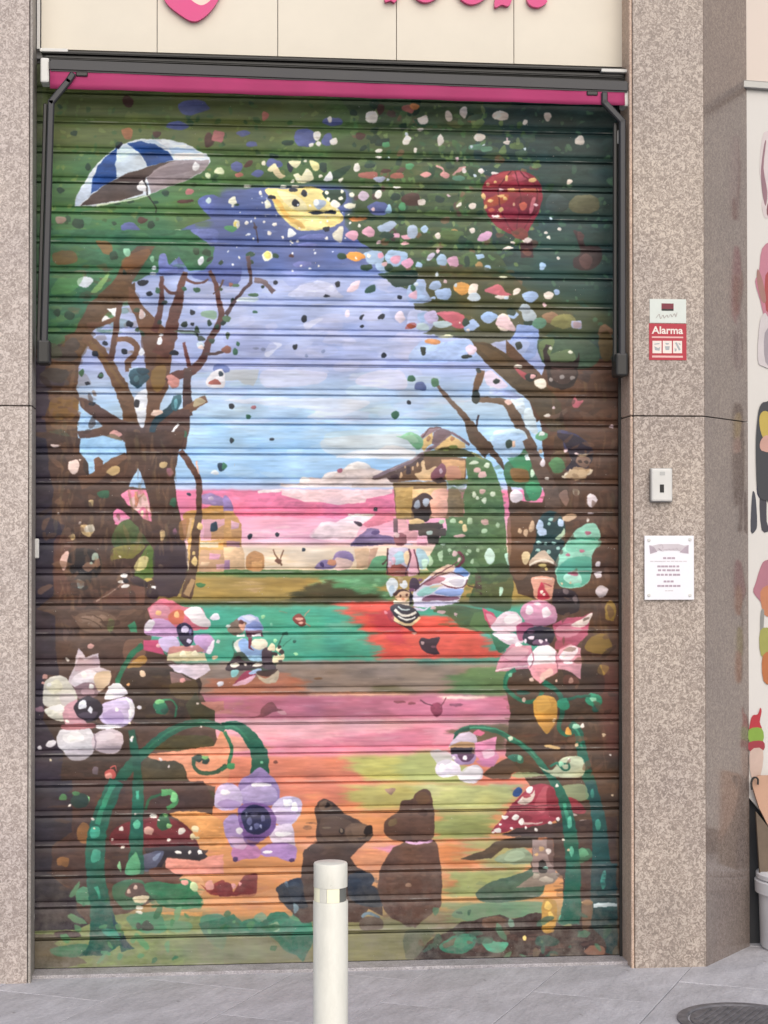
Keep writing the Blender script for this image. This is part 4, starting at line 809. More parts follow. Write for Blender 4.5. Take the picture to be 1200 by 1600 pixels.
    P('b8c0a0', '700 900 770 920 830 850 940 850 950 950 800 960 760 940'); l('2a6a54', 14, '760 900 800 880 840 920 870 910 865 880 840 885', 10); D('9ad8b0', '825 885 14 14'); P('9aa67c', '540 950 620 910 700 940 740 950 600 960', .9); P('4a3a2a', '380 950 480 870 560 850 680 900 700 930 560 930 520 970', .9); D('2f6a58', '560 850 40 22;590 860 20 26'); d('7ac0a0', 590, 852, 14, 18); D('cfa86c', '780 790 50 10 10')
    P('8fa27a', '830 1020 900 1000 960 1010 970 1091 850 1091', .8)
    # small white-pink flower
    P('e6dce8', '110 890 160 860 240 880 260 930 330 890 380 920 370 970 320 995 250 980 240 955 150 960 110 930'); P('c8b8cc', '190 800 220 740 270 705 330 720 345 770 320 800'); P('b88a54', '190 790 260 760 330 770 330 795 200 800', .8); p('dc8ab0', '330 770 380 750 455 735 450 800 470 850 440 900 380 890 340 840'); P('c878a4', '345 870 440 850 430 900 380 900', .8); P('ead4e0', '380 810 440 800 440 840 390 850', .7); P('c9c4d0', '80 820 130 805 200 830 190 880 120 890', .8); P('a88ab4', '200 835 330 830 330 880 250 890'); p('1f1626', '195 795 320 795 318 830 200 832'); P('4a2440', '240 825 330 830 310 870 260 870', .8); D('f7f0f4', '280 850 14 12;150 905 20 24;215 850 10 8'); P('f4f2f6', '240 945 300 900 370 920 360 970 300 990 250 975', .7)
    # ---- bottom: mushrooms, stems, purple flower
    T(*M_)
    p('322b34', '75 0 320 0 310 300 190 380 190 560 320 650 340 760 410 840 360 880 75 900'); p('48312c', '310 0 1080 0 1160 140 900 190 600 600 330 640 190 560 190 400 310 300'); strk(['553a30', '47302c', '5c4030', '3c2e30'], 220, 60, 640, 640, 60, 50, 12, .55); D('8a5c34', '380 310 40 60;260 470 40 30'); d('5c4a34', 600, 660, 70, 40)
    P('e09a58', '880 190 1000 180 1130 200 1200 260 1200 390 1060 400 1040 360 1000 280 940 230'); p('e59482', '855 450 1000 460 1060 470 1110 440 1200 430 1200 545 920 550 860 510'); P('e0a878', '940 570 1060 560 1080 640 1040 690 960 640', .7); p('ce9656', '820 770 1070 765 1060 820 880 820')
    p('7d8a58', '80 880 330 870 560 780 820 780 1200 800 1200 1105 80 1105'); strk(['74825a', '8a9066', '6a7650', '948f68'], 120, 880, 1180, 1090, 70, 60, 10, .5); p('5c5244', '80 900 300 900 200 950 400 1060 280 1090 80 1105', .9); P('3f7458', '180 980 280 960 420 960 440 1000 340 1030 220 1020', .9); D('4a3c3c', '260 900 60 26;320 905 40 24')
    P('2c7a50', '740 600 900 580 1000 580 1050 660 1080 720 1000 750 860 740 780 680'); P('2f7a58', '560 600 720 580 740 700 640 760 560 700', .7); strk(['2a7048', '3a8a5c', '246444'], 760, 600, 1060, 740, 24, 40, 12, .6); P('4f8a68', '330 660 370 620 420 640 420 720 340 720'); P('4a8a6a', '630 800 800 770 860 880 700 880', .9); P('4a8a70', '1060 800 1200 790 1200 980 1100 920', .9); P('5f9470', '850 820 1000 830 1000 880 880 880', .8)
    P('6c262c', '525 340 560 280 640 240 740 220 820 200 900 220 980 260 1030 340 1060 400 1000 390 860 400 700 400 560 380'); P('84323a', '740 260 860 220 960 260 1000 330 880 340', .7); p('2c2228', '730 390 1040 380 1105 440 1060 470 990 455 930 450 870 445 830 520 780 500'); P('55566c', '720 440 800 410 850 420 800 510 730 530'); P('8088a0', '780 450 830 420 800 470'); P('6a4030', '760 520 850 510 920 560 940 600 800 580'); D('e0a898', '760 290 28 26'); D('f4ece0', '785 208 22 12;600 282 14 14;952 290 20 20;545 345 10 10;1060 418 14 14;1000 418 12 10;880 345 12 10;605 390 12 6;930 420 20 8'); D('f0e0b0', '1030 280 20 22;1015 325 18 20;1040 335 16 14')
    P('8c3430', '1060 600 1110 640 1140 600 1200 580 1200 660 1120 665'); D('e0988c', '1110 610 24 30;970 595 24 14'); D('c8dca4', '1025 620 24 36')
    P('5a4440', '620 650 660 600 720 600 745 650 740 680 640 680'); D('d8b8a8', '683 622 14 12;640 650 14 14'); P('e4d4b0', '670 680 760 670 740 710 680 715'); D('f6f2e0', '700 742 22 12;702 772 24 10'); D('46504a', '700 850 20 24;750 850 36 30')
    l('1c5c4c', 90, '570 0 520 110 470 240 445 400 450 560 470 700 480 830 500 960', 130); l('2a8a6c', 28, '550 20 500 120 455 250', 30); l('35987c', 24, '450 620 470 690', 14); D('3a9a80', '450 440 30 36;440 300 30 40'); p('1c5448', '470 700 540 740 590 860 640 960 680 980 600 1000 590 960 500 1020 420 1025 350 1030 410 960 420 820'); p('1a3c50', '540 760 590 860 640 950 670 985 610 975 560 880', .8); P('3aa08c', '490 870 560 870 590 930 500 900', .7)
    l('1c5c4c', 60, '695 0 695 120 690 250 685 400 680 545', 90); l('3aa084', 18, '695 60 692 110', 14); D('5ab890', '690 255 24 24'); P('5aa878', '620 540 650 450 690 420 700 540'); P('8cc890', '575 500 590 470 600 530'); l('2a5a3c', 16, '740 170 760 110 820 80 860 75', 16); l('4f9458', 40, '830 68 890 70 920 110 890 150 860 160', 24); D('86d888', '905 95 22 30;395 110 18 28'); P('2a3c34', '300 110 340 70 400 90 400 140 350 160 310 140'); D('4a7a4c', '255 95 22 20;330 70 20 14'); d('2f5c40', 850, 240, 40, 50); D('8ac880', '880 262 18 14;855 200 14 12')
    P('3f3a34', '80 640 180 600 330 650 200 700', .3)
    D('4a3430', '500 0 0.1 0.1')
    # purple flower
    T(*K_); l('1f5c48', 40, '-20 735 60 735 130 770 190 850 220 930 225 1030', 120); l('2f7a5c', 14, '0 740 80 750 160 830', 12); l('2c6a48', 22, '0 770 40 850 40 920 20 980 -20 1010', 20); D('3a8a54', '40 985 26 18'); D('6ab890', '232 965 10 10')
    T(*X_)
    P('9c84bc', '815 800 828 750 866 726 900 702 940 730 972 782 965 835 900 852 838 842'); P('b8a4d2', '830 790 900 755 960 790 950 830 850 830'); P('c9b8dc', '733 852 740 780 790 762 828 790 834 842 790 864'); P('a88cc0', '740 840 780 820 830 840 790 862', .8)
    P('cdbfda', '956 832 1000 810 1052 825 1052 880 1012 922 962 912 940 872'); P('b49cc4', '960 870 1040 880 1010 918 962 910', .8); P('d6c6da', '938 932 1010 914 1032 962 1022 1002 950 987'); P('a27cb8', '898 1012 960 985 1032 1000 1022 1056 962 1040 915 1036'); P('b474a2', '803 1052 798 1002 850 985 902 1010 892 1042 840 1046'); P('a68cc0', '763 902 800 880 842 910 862 960 800 1004 773 962'); P('c4a4c0', '785 960 850 975 840 1010 800 1000', .8)
    P('7a569a', '826 850 900 838 952 870 957 932 902 978 840 962 818 902'); P('5f3f80', '840 960 900 965 880 1000 850 990', .7); P('242650', '830 890 848 855 890 845 932 870 942 922 900 952 850 942'); D('5c5e8c', '860 905 11 14;890 922 13 12;912 892 9 14;880 880 14 8'); D('8f94bc', '865 930 6 8;905 925 6 8;850 880 5 8')
    D('f6f2f8', '770 795 20 11;1005 835 20 16;820 940 13 13;905 768 36 8;985 952 32 10;930 1022 18 6;1030 850 12 20'); D('4a3060', '808 1046 10 8;1018 1050 10 8')
    T(*N_)
    # red mushroom patch + teal plants
    P('7a2f30', '-40 640 40 640 60 690 120 600 210 580 205 660 180 720 60 720 -40 720'); D('e09a98', '60 655 16 20;100 640 10 14'); P('e0a070', '205 700 320 680 330 760 -90 770 -100 735', .6)
    p('2f6e58', '-160 890 60 830 110 880 200 850 240 880 290 820 380 820 420 860 430 800 470 760 540 860 560 1000 520 1080 490 1130 450 1080 380 1060 330 1000 280 970 -120 965'); P('3f8a6c', '280 880 420 860 540 900 540 960 400 960', .6); P('6a9a84', '180 850 230 820 270 850 220 880', .8); P('a8b890', '280 900 330 880 350 930 310 940', .7); strk(['2a6652', '3a7c62'], 0, 880, 540, 960, 30, 40, 10, .5); s('7a8068', '-200 980 280 975 330 1030 420 1100 -200 1130', 6, .8)
    # ---- two bears seen from behind
    p('463430', '565 180 580 130 620 108 670 118 715 170 760 205 830 240 870 262 925 290 932 340 900 370 870 390 820 450 790 480 830 540 920 580 940 620 920 650 960 670 980 700 990 800 990 840 900 800 860 880 480 880 440 850 400 790 340 740 330 680 400 620 480 600 490 500 500 430 540 400 578 385 580 280')
    P('5e483c', '600 240 700 220 800 260 840 320 760 370 620 360', .8); P('604a3a', '590 140 640 120 680 160 620 190', .8); P('665042', '760 300 800 262 860 258 915 290 925 340 880 372 800 382 765 350'); P('785f4e', '800 290 860 270 900 300 880 340 810 340', .8); D('231a1a', '902 305 32 30;735 315 18 18;640 150 24 20'); l('33241f', 7, '905 325 880 352 830 358', 4); P('6a5446', '590 150 610 125 640 120 630 170 600 180', .8); D('7c6a58', '735 312 10 14;640 290 30 6'); P('1d2738', '330 690 350 650 400 620 480 610 500 720 520 800 440 790 400 800'); P('1e2838', '780 590 900 570 940 620 920 650 970 690 990 780 860 780 780 720'); P('2c3a4c', '400 640 470 640 480 740 420 740', .6); P('5a6c7c', '385 620 400 650 395 670 375 640'); P('6a8490', '440 760 470 790 440 830 430 800'); l('5c7484', 20, '860 850 900 825 970 850', 16); P('5a4a44', '850 870 900 845 980 860 985 920 860 930', .9); P('4a3630', '470 800 560 800 550 880 470 870', .8)
    strk(['503c34', '3c2c28', '5a4438', '66503f'], 510, 230, 860, 480, 40, 34, 9, .4); strk(['24303f', '2c3a4c', '1c2634'], 350, 620, 480, 780, 14, 30, 9, .5); strk(['24303f', '2c3a4c'], 800, 600, 970, 770, 14, 30, 9, .5)
    P('573a30', '1060 410 1100 395 1200 395 1200 880 1080 870 1000 800 965 700 965 600 990 520 1030 450'); P('583c32', '1000 260 1040 220 1090 190 1110 130 1150 120 1200 130 1200 370 1090 375 1010 340'); D('6a563c', '1050 260 30 20 -40'); strk(['65463a', '50342c', '6e4e3e'], 1000, 480, 1190, 850, 50, 30, 9, .45)
    T(*O_)
    P('573a30', '-20 340 100 340 125 420 145 520 145 640 130 720 40 790 -20 800'); P('583c31', '-20 120 10 60 50 45 90 80 100 200 90 320 -20 340'); P('6a4c30', '0 80 50 60 80 110 20 140', .6); strk(['65463a', '50342c', '6e4e3e'], 0, 360, 115, 740, 46, 26, 9, .45); l('d8a8d0', 14, '-60 345 0 355 60 350 90 338', 12); D('90705c', '-42 590 16 12')
    D('4c3028', '40 180 30 20')
    # ---- right mushroom house
    p('4a3a2c', '250 440 380 400 450 350 560 315 690 310 700 480 650 520 660 380 500 380 420 440 300 450'); P('8a9c80', '440 440 500 410 560 380 640 400 650 470 500 470'); P('a8c0a0', '500 440 560 390 620 420 560 460', .8); P('3f5a4a', '340 650 380 600 470 560 600 520 700 500 720 640 600 680 400 690'); strk(['3f5c48', '4c6a50', '34503f'], 360, 560, 700, 680, 30, 40, 10, .5); p('8a7c70', '565 605 640 550 700 520 830 520 780 580 700 600'); D('b0a494', '680 540 24 16;740 560 40 16')
    p('927c78', '660 330 775 330 780 440 790 520 660 520'); P('5c4440', '740 330 780 330 785 480 750 440', .7); D('d0a878', '710 390 16 16;680 420 12 10'); D('e6dcd8', '750 402 16 18'); P('1f1818', '700 520 700 470 718 445 738 470 740 520'); D('a8e0d0', '735 495 18 8')
    P('4a3836', '500 300 640 250 820 240 900 260 900 330 660 314 520 312')
    T(*S_)
    P('9a3446', '44 572 150 430 240 310 320 232 400 162 500 142 600 172 662 262 692 382 662 442 600 472 540 492 400 522 240 542 140 574')
    P('b45460', '430 330 500 172 560 182 560 302 490 402', .8); P('7a2230', '540 182 640 222 690 382 642 442 560 402', .8); P('84283a', '140 470 240 400 400 440 300 500', .8); P('dccabc', '280 312 330 252 400 232 430 192 422 272 362 332'); P('a84852', '330 250 370 235 400 250 350 270'); l('cf8484', 16, '200 384 350 374 520 362', 10); l('5c1a26', 12, '210 345 400 338 660 330', 10)
    D('f6f0ea', '385 195 26 34;165 435 28 20;260 435 34 26;308 480 18 32;98 555 34 22;230 535 16 14;345 530 12 14;440 550 16 18;565 485 20 16;640 452 20 18;118 497 13 11;60 575 14 10'); l('c4a4a0', 22, '320 495 440 490 500 480', 10); P('22447c', '235 240 262 180 310 172 318 215 280 255'); P('8c2f3a', '720 262 800 292 882 372 862 402 760 392 720 342'); D('b0a098', '770 415 32 13;860 470 48 16;900 500 22 14'); D('e6d8d0', '300 290 30 10 -30')
    T(*O_)
    p('463430', '780 240 1140 200 1140 1000 1000 990 900 860 840 700 830 540 780 500'); strk(['4c3832', '5a4438', '3c302e'], 800, 260, 1120, 700, 50, 40, 12, .55); P('3f6a50', '900 400 980 380 1000 430 940 470 900 450'); D('5c9c74', '940 410 40 26')
    l('1c5c4c', 40, '770 -10 820 60 850 160 870 260 885 400 890 560 885 680 870 810', 110); l('2f8a6c', 18, '840 130 865 240', 20); D('5cb898', '870 240 12 40;885 400 14 30;880 705 14 26;825 785 16 26'); p('1c5848', '840 560 930 560 940 700 930 800 800 820 840 720', .9)
    l('1d4c4c', 50, '980 0 1020 120 1040 250 1050 400 1060 560 1070 680', 130); p('1c3c40', '1000 470 1140 470 1140 1000 1060 960 1000 900 990 700'); D('3a8a7c', '1065 560 16 60;1030 250 16 34;995 70 12 30'); strk(['1f4446', '24504c', '1a383c'], 1010, 500, 1130, 900, 30, 40, 10, .5); p('c8d8dc', '1005 696 1140 692 1140 712 1005 716')
    P('5f8a6c', '200 760 320 700 500 690 720 690 700 760 500 780 340 800', .8); P('3a2a28', '200 840 260 800 330 790 380 770 470 765 560 780 700 750 840 820 1000 830 1000 1000 0 1010 60 920'); strk(['4a342e', '55403a', '6a4a40', '3c2c2a'], 100, 860, 1060, 990, 70, 50, 10, .55); P('5f4436', '380 780 460 770 520 800 480 830 390 830'); P('b08438', '720 690 790 680 800 760 780 850 720 850'); D('e0b858', '750 710 22 24;760 760 14 20'); D('d8b078', '970 690 30 16'); P('7a5c44', '945 690 1000 690 990 820 950 860', .8)
    P('2f7a60', '130 940 180 890 260 865 340 880 330 940 260 980 170 970'); P('48946f', '200 910 280 880 330 900 250 950', .7); P('4fa888', '370 920 400 890 450 910 520 915 500 960 450 975 400 955'); D('2c4a40', '740 905 70 30'); D('e0c878', '615 892 12 14;712 910 8 8'); P('9a6a54', '950 960 1000 930 1060 940 1060 980 980 985', .8); D('6a9480', '540 805 18 28'); P('5c6450', '-60 860 100 850 60 920 0 1000 -60 1000', .9)
    T(0, 0, 1)
    scat(['efe6dc', 'd8c8c0', 'e6d8b8'], '66 700 230 720 240 1000 320 1060 300 1330 70 1330', 20, 1.2, 2.8)
    scat(['efe6dc', 'e8cfd4', 'dcc09c'], '850 600 960 600 960 1330 880 1330 800 1150 850 1050', 20, 1.2, 2.8)
    scat(['dfe6f2', 'f0eee2'], '360 300 540 300 560 420 350 430', 46, .7, 1.8)
    scat(['22322f', '2c4238', '3a4e3c'], '170 410 420 400 400 520 200 560', 22, 2, 4)
    scat(['f0ece0', 'cfe0ee', 'e6c4cc'], '560 180 860 180 880 480 660 520 560 380', 30, 1.5, 3.2)
    scat(['4c8a5c', '5f9a6c', '2f6a48'], '110 1380 520 1440 520 1500 80 1500', 40, 2, 6, .8, 3)
    scat(['33594a', '4a7a5c', '6a5a48'], '660 1420 960 1430 960 1490 640 1500', 30, 2, 6, .8, 3)
    scat(['7a5a48', '3c2c28', '6a4c3a'], '66 580 140 580 240 1000 70 1000', 60, 2, 5, .6, 4)
    scat(['6f4e3c', '3e2c26', '64483a'], '860 620 962 620 962 1240 870 1200', 60, 2, 5, .6, 4)
    # ---- loose leaves and petals in the sky
    T(*E_)
    D('1b2230', '320 165 14 14;708 175 18 18;498 390 20 24 20;440 568 16 18;1000 620 18 16 30;42 942 16 18;1155 912 14 12;862 380 18 10 -50;985 380 24 16 -30;865 438 12 10;640 248 20 8;1095 255 16 12'); P('2a4c40', '880 232 900 195 940 180 945 215 920 232'); D('31604c', '1178 200 16 26;1175 765 26 20;1072 998 28 26;152 1000 14 14;48 1152 12 16;190 352 14 10;70 600 18 24;85 550 10 14'); D('8290b8', '518 620 10 10;622 596 14 12;300 1145 18 10;195 575 20 8;245 580 14 10'); D('a86a74', '185 946 16 14;1165 435 36 18 -20'); P('f0d4e0', '765 220 800 170 850 155 840 200 800 225'); D('e8dcf0', '770 360 18 22;1100 380 30 36'); D('4a6a50', '15 390 26 18;75 185 24 10;185 240 30 14'); l('4b3840', 26, '10 370 60 290 120 220 170 160', 20); l('6a5a60', 30, '190 150 250 165 310 225', 30); l('5a4448', 20, '165 160 160 80 150 0', 24); D('8a5a50', '45 180 16 16;15 585 36 22'); D('d8e8f4', '150 270 70 16'); P('1f3a30', '960 110 1060 100 1200 90 1200 160 1130 190 1060 190 1020 150'); P('e8b8d0', '1150 250 1200 215 1200 270')
    D('93402a', '1165 435 30 14')
    T(*H_); D('2a3440', '45 35 12 20;300 25 18 8;162 632 14 18 30;330 618 14 14;495 718 12 12;945 460 14 12'); P('3c3040', '810 540 860 548 850 575'); D('a86078', '720 218 20 14'); l('7a5848', 9, '305 715 330 760 360 810', 10); l('7a5848', 8, '370 715 350 770', 8); D('6a4a40', '340 785 22 18'); P('2f6a50', '-10 170 20 190 -10 215')

def finish_paint():
    """brush texture, wobbly hand edges, then straighten onto the shutter rectangle"""
    global canvas
    def noise(sy, sx, a):
        g = prng.standard_normal((CH // sy + 3, CW // sx + 3)).astype(np.float32)
        yy = np.arange(CH) / sy; xx = np.arange(CW) / sx
        y0 = yy.astype(int); x0 = xx.astype(int)
        fy = (yy - y0)[:, None].astype(np.float32); fx = (xx - x0)[None, :].astype(np.float32)
        fy = fy * fy * (3 - 2 * fy); fx = fx * fx * (3 - 2 * fx)
        g0 = g[y0]; g1 = g[y0 + 1]
        r0 = g0[:, x0] * (1 - fx) + g0[:, x0 + 1] * fx
        r1 = g1[:, x0] * (1 - fx) + g1[:, x0 + 1] * fx
        return (r0 * (1 - fy) + r1 * fy) * a
    wx = noise(14, 14, 1.1) + noise(40, 40, 1.2)
    wy = noise(14, 14, .9) + noise(40, 40, 1.0)
    iy = np.clip(np.arange(CH)[:, None] + wy, 0, CH - 1).astype(np.int32)
    ix = np.clip(np.arange(CW)[None, :] + wx, 0, CW - 1).astype(np.int32)
    canvas = canvas[iy, ix]
    f = 1 + noise(5, 60, .035) + noise(3, 22, .022) + noise(26, 70, .045) + noise(90, 140, .03)
    canvas *= f[..., None]
    canvas += noise(40, 60, 3.0)[..., None] * np.array([1, .2, -.8], np.float32)
    for k in range(3):
        canvas[..., k] = _blur(canvas[..., k], 1)
    lum = canvas @ np.array([.3, .59, .11], np.float32)
    canvas += (lum[..., None] - canvas) * .05
    canvas = 255 * (np.clip(canvas, 0, 255) / 255) ** .985 * .955 + 5
    np.clip(canvas, 8, 244, out=canvas)
# ================================================================ paint the mural
paint_mural()
finish_paint()

def mural_image():
    """straighten the painted canvas onto the shutter rectangle (u across, v up)"""
    tw, th = 1800, 2720
    src = np.array([[0, 0], [W, 0], [W, ZTOP], [0, ZTOP]])
    dst = []
    for x, z in src:
        dv = np.array([x, 0, z]) - CAM
        zz = dv @ _fw
        dst.append((600 + FPX * (dv @ RIGHT) / zz, 800 - FPX * (dv @ UP) / zz))
    A = []; B = []
    for (x, y), (u, v) in zip(src, dst):
        A += [[x, y, 1, 0, 0, 0, -u * x, -u * y], [0, 0, 0, x, y, 1, -v * x, -v * y]]; B += [u, v]
    h = np.linalg.solve(np.array(A), np.array(B))
    X, Z = np.meshgrid((np.arange(tw) + .5) / tw * W, (np.arange(th) + .5) / th * ZTOP)
    w_ = h[6] * X + h[7] * Z + 1
    ix = np.clip(((h[0] * X + h[1] * Z + h[2]) / w_ - PX0) * PS, 0, CW - 1).astype(np.int32)
    iy = np.clip(((h[3] * X + h[4] * Z + h[5]) / w_ - PY0) * PS, 0, CH - 1).astype(np.int32)
    rect = canvas[iy, ix] / 255.0
    img = bpy.data.images.new('mural_paint', tw, th, alpha=False)
    px = np.ones((th, tw, 4), np.float32); px[..., :3] = rect
    img.pixels.foreach_set(px.ravel()); img.update(); img.pack()
    return img

MURAL = mural_image()

# ---------------------------------------------------------------- material palette
stoneL = granite('pink_granite', 'd3c8c3', 'b8aca6', '9f938e', .40, 1.25)
stoneR = granite('beige_granite', 'cabeb4', 'aa9d94', '90847c', .40, 1.25)
stoneJ = granite('lightened_jamb_granite', 'dcc6b5', 'cbb2a0', 'b69c8a', .5, 1.6, .1)  # pillar stone made paler, putting light on the reveal into its colour
stoneC = granite('polished_granite', '93867f', '857871', '766a64', .10, 1.3, .02, .8)
dark_metal = paint('dark_grey_powder_coat', '37373b', .42, .0, .25, 9)
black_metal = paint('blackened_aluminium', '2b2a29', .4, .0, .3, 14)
pink_cloth = paint('pink_awning_cloth', 'ab386a', .8, 0, .1, 12)
pink_plas = paint('pink_acrylic', 'd3307c', .28, 0, .06, 6)
white_plas = paint('white_plastic', 'd9d8d4', .4, 0, .1, 12)
offwhite = paint('offwhite_enamel', 'f1f0e8', .32, 0, .1, 5)
black_plas = paint('black_plastic', '1d1c1c', .5)
BW = NT('bollard_enamel', .35, 0, .5)
_bn = BW.noise(6, 6, .7, BW.map((1, 1, .35))); _bs = BW.noise(46, 5, .75)
_bc = BW.ramp(_bn, [(.3, 'cac9bf'), (.55, 'e0dfd5'), (.75, 'e7e6de')])
BW.col(BW.mix(_bc, BW.ramp(_bs, [(.24, 'a8a290'), (.33, 'ffffff')]), .8, 'MULTIPLY')); BW.rough(_bn, .28, .5); BW.bump(_bs, .05, .001)
offwhite = BW.m
galv = paint('grey_aluminium', '9a9a98', .35, .6, .15, 20)

# ---------------------------------------------------------------- pavement
PV = NT('pavement_stone', .7, 0, .3)
_n1 = PV.noise(70, 5, .65); _n2 = PV.noise(5, 5, .6, PV.map((1, 2.6, 1), (0, 0, .35))); _n3 = PV.noise(260, 2, .5)
_pc = PV.ramp(_n2, [(.28, 'adacb0'), (.5, 'bbbabf'), (.72, 'c6c5ca')])
_pc = PV.mix(_pc, PV.ramp(_n1, [(.3, (.8, .8, .82, 1)), (.6, (1, 1, 1, 1)), (.8, (1.1, 1.1, 1.08, 1))]), .8, 'MULTIPLY')
PV.col(PV.mix(_pc, PV.ramp(_n3, [(.3, (.85, .85, .85, 1)), (.6, (1.05, 1.05, 1.05, 1))]), .5, 'MULTIPLY')); PV.bump(_n2, .6, .02)
_sp = PV.noise(16, 3, .4); _gm = PV.ramp(_sp, [(.70, (1, 1, 1, 1)), (.735, (.72, .71, .7, 1))])
_st = PV.ramp(PV.noise(1.7, 7, .7), [(.32, (.84, .83, .82, 1)), (.55, (1, 1, 1, 1))])
PV.col(PV.mix(PV.mix(PV.b.inputs['Base Color'].links[0].from_socket, _gm, 1.0, 'MULTIPLY'), _st, 1.0, 'MULTIPLY'))
PJ = paint('pavement_joint_mortar', '9c9b9c', .9, 0, .3, 30)

bm = bmesh.new()
vs = [bm.verts.new(c) for c in ((-300, -300, -.008), (300, -300, -.008), (300, 300, -.008), (-300, 300, -.008))]
bm.faces.new(vs)
pave = tag(obj('pavement', bm, PJ), kind='structure')
slab_me = []
rs = np.random.default_rng(3)
SL, SWD = .62, .42
for k in range(3):
    bm = bmesh.new(); box(bm, -SL / 2 + .0012, SL / 2 - .0012, -SWD / 2 + .0012, SWD / 2 - .0012, -.03, 0, .0015)
    me = bpy.data.meshes.new('paving_slab'); bmesh.ops.recalc_face_normals(bm, faces=bm.faces); bm.to_mesh(me); bm.free(); me.materials.append(PV.m); slab_me.append(me)
ang = math.radians(63)
for i in range(-14, 15):
    for j in range(-16, 17):
        lx = i * SL + (SL / 2 if j % 2 else 0); ly = j * SWD
        x = 1.2 + lx * math.cos(ang) - ly * math.sin(ang); y = -.9 + lx * math.sin(ang) + ly * math.cos(ang)
        if -1.6 < x < 4.6 and -2.9 < y < .75:
            o = bpy.data.objects.new('paving_slab', slab_me[(i * 7 + j) % 3])
            o.location = (x, y, rs.uniform(-.0015, .001)); o.rotation_euler = (rs.uniform(-.003, .003), rs.uniform(-.003, .003), ang)
            link(o, pave)
# threshold stone under the shutter
sill = boxobj('threshold', -.02, W + .02, -.10, .25, -.02, .010, granite('threshold_stone', 'c9c6ca', 'b4b1b7', '9a979d', .6, 2), None, .003)
tag(sill, kind='structure')

# ---------------------------------------------------------------- stone pillars
YF = -.16                                    # face of the pillars
ZJ = at(30, 634, YF).z
ZJR = at(1030, 650, YF).z
HW = 3.9
lp = empty('stone_pillar', (-.4, YF, 0)); tag(lp, 'pale pink granite pillar at the left of the painted shutter', 'pillar', 'granite pillars beside the shutter')
xl = at(49, 1000, YF).x
J = .002
for z0, z1 in ((-.02, ZJ - J), (ZJ + J, HW)):
    boxobj('stone_panel', xl - .85, xl - .012, YF, YF + .03, z0, z1, stoneL, lp, .002)
    boxobj('stone_edge', xl - .0095, xl, YF + .001, -.01, z0, z1, granite('cut_edge_stone', 'b5b0aa', 'a59f99', '8f8983', .5, 2, .05), lp, .002)
boxobj('core', xl - .85, xl - .012, YF + .031, .3, -.02, HW, PJ, lp)

rp = empty('stone_pillar', (2.4, YF, 0)); tag(rp, 'beige granite pillar with alarm sticker and notice, right of the painted shutter', 'pillar', 'granite pillars beside the shutter')
xr0, xr1 = at(987, 1100, YF).x, at(1102, 1000, YF).x
c0 = atz(1102, 1504); c1 = atz(1171.5, 1478)
for z0, z1 in ((-.02, ZJR - J), (ZJR + J, HW)):
    boxobj('stone_panel', xr0 + .010, xr1, YF, YF + .03, z0, z1, stoneR, rp, .002)
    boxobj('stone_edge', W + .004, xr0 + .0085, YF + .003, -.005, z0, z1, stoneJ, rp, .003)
    # the splayed, polished flank that turns back to the neighbour
    bm = bmesh.new()
    q = [(xr1 + .001, YF + .001), (c1.x, c1.y), (c1.x - .03, c1.y + .012), (xr1 - .03, YF + .031)]
    a = [bm.verts.new((x, y, z0)) for x, y in q]; b = [bm.verts.new((x, y, z1)) for x, y in q]
    bm.faces.new(a[::-1]); bm.faces.new(b)
    for k in range(4): bm.faces.new((a[k], a[(k + 1) % 4], b[(k + 1) % 4], b[k]))
    obj('splayed_panel', bm, stoneC, rp)
bm = bmesh.new()
prism_pts = [(W + .02, 0.0), (W + .02, .3), (c1.x - .04, .3), (c1.x - .04, c1.y + .01), (xr1 - .04, YF + .04), (W + .02, YF + .04)]
a = [bm.verts.new((x, y, -.02)) for x, y in prism_pts]; b = [bm.verts.new((x, y, HW - .01)) for x, y in prism_pts]
bm.faces.new(a); bm.faces.new(b[::-1])
for k in range(6): bm.faces.new((a[k], a[(k + 1) % 6], b[(k + 1) % 6], b[k]))
obj('core', bm, PJ, rp)

# ---------------------------------------------------------------- roller shutter
sh = empty('roller_shutter', (0, 0, 0))
tag(sh, 'closed metal roller shutter painted with a fairy-tale forest mural', 'shutter')
MP = NT('mural_on_steel', .45, 0, .35)
MP.tc.object = sh
vec = MP.node('ShaderNodeMapping'); vec.inputs['Scale'].default_value = (1 / W, 1, 1 / ZTOP)
MP.l.new(MP.tc.outputs['Object'], vec.inputs[0])
sx = MP.node('ShaderNodeSeparateXYZ'); MP.l.new(vec.outputs[0], sx.inputs[0])
cx = MP.node('ShaderNodeCombineXYZ'); MP.l.new(sx.outputs[0], cx.inputs[0]); MP.l.new(sx.outputs[2], cx.inputs[1])
im = MP.n.new('ShaderNodeTexImage'); im.image = MURAL; im.extension = 'EXTEND'; im.interpolation = 'Linear'
MP.l.new(cx.outputs[0], im.inputs[0])
dn = MP.noise(3.2, 7, .65)
dirt = MP.ramp(dn, [(.28, (.88, .87, .86, 1)), (.6, (1, 1, 1, 1))])
_c1 = MP.mix(im.outputs[0], dirt, 1.0, 'MULTIPLY')
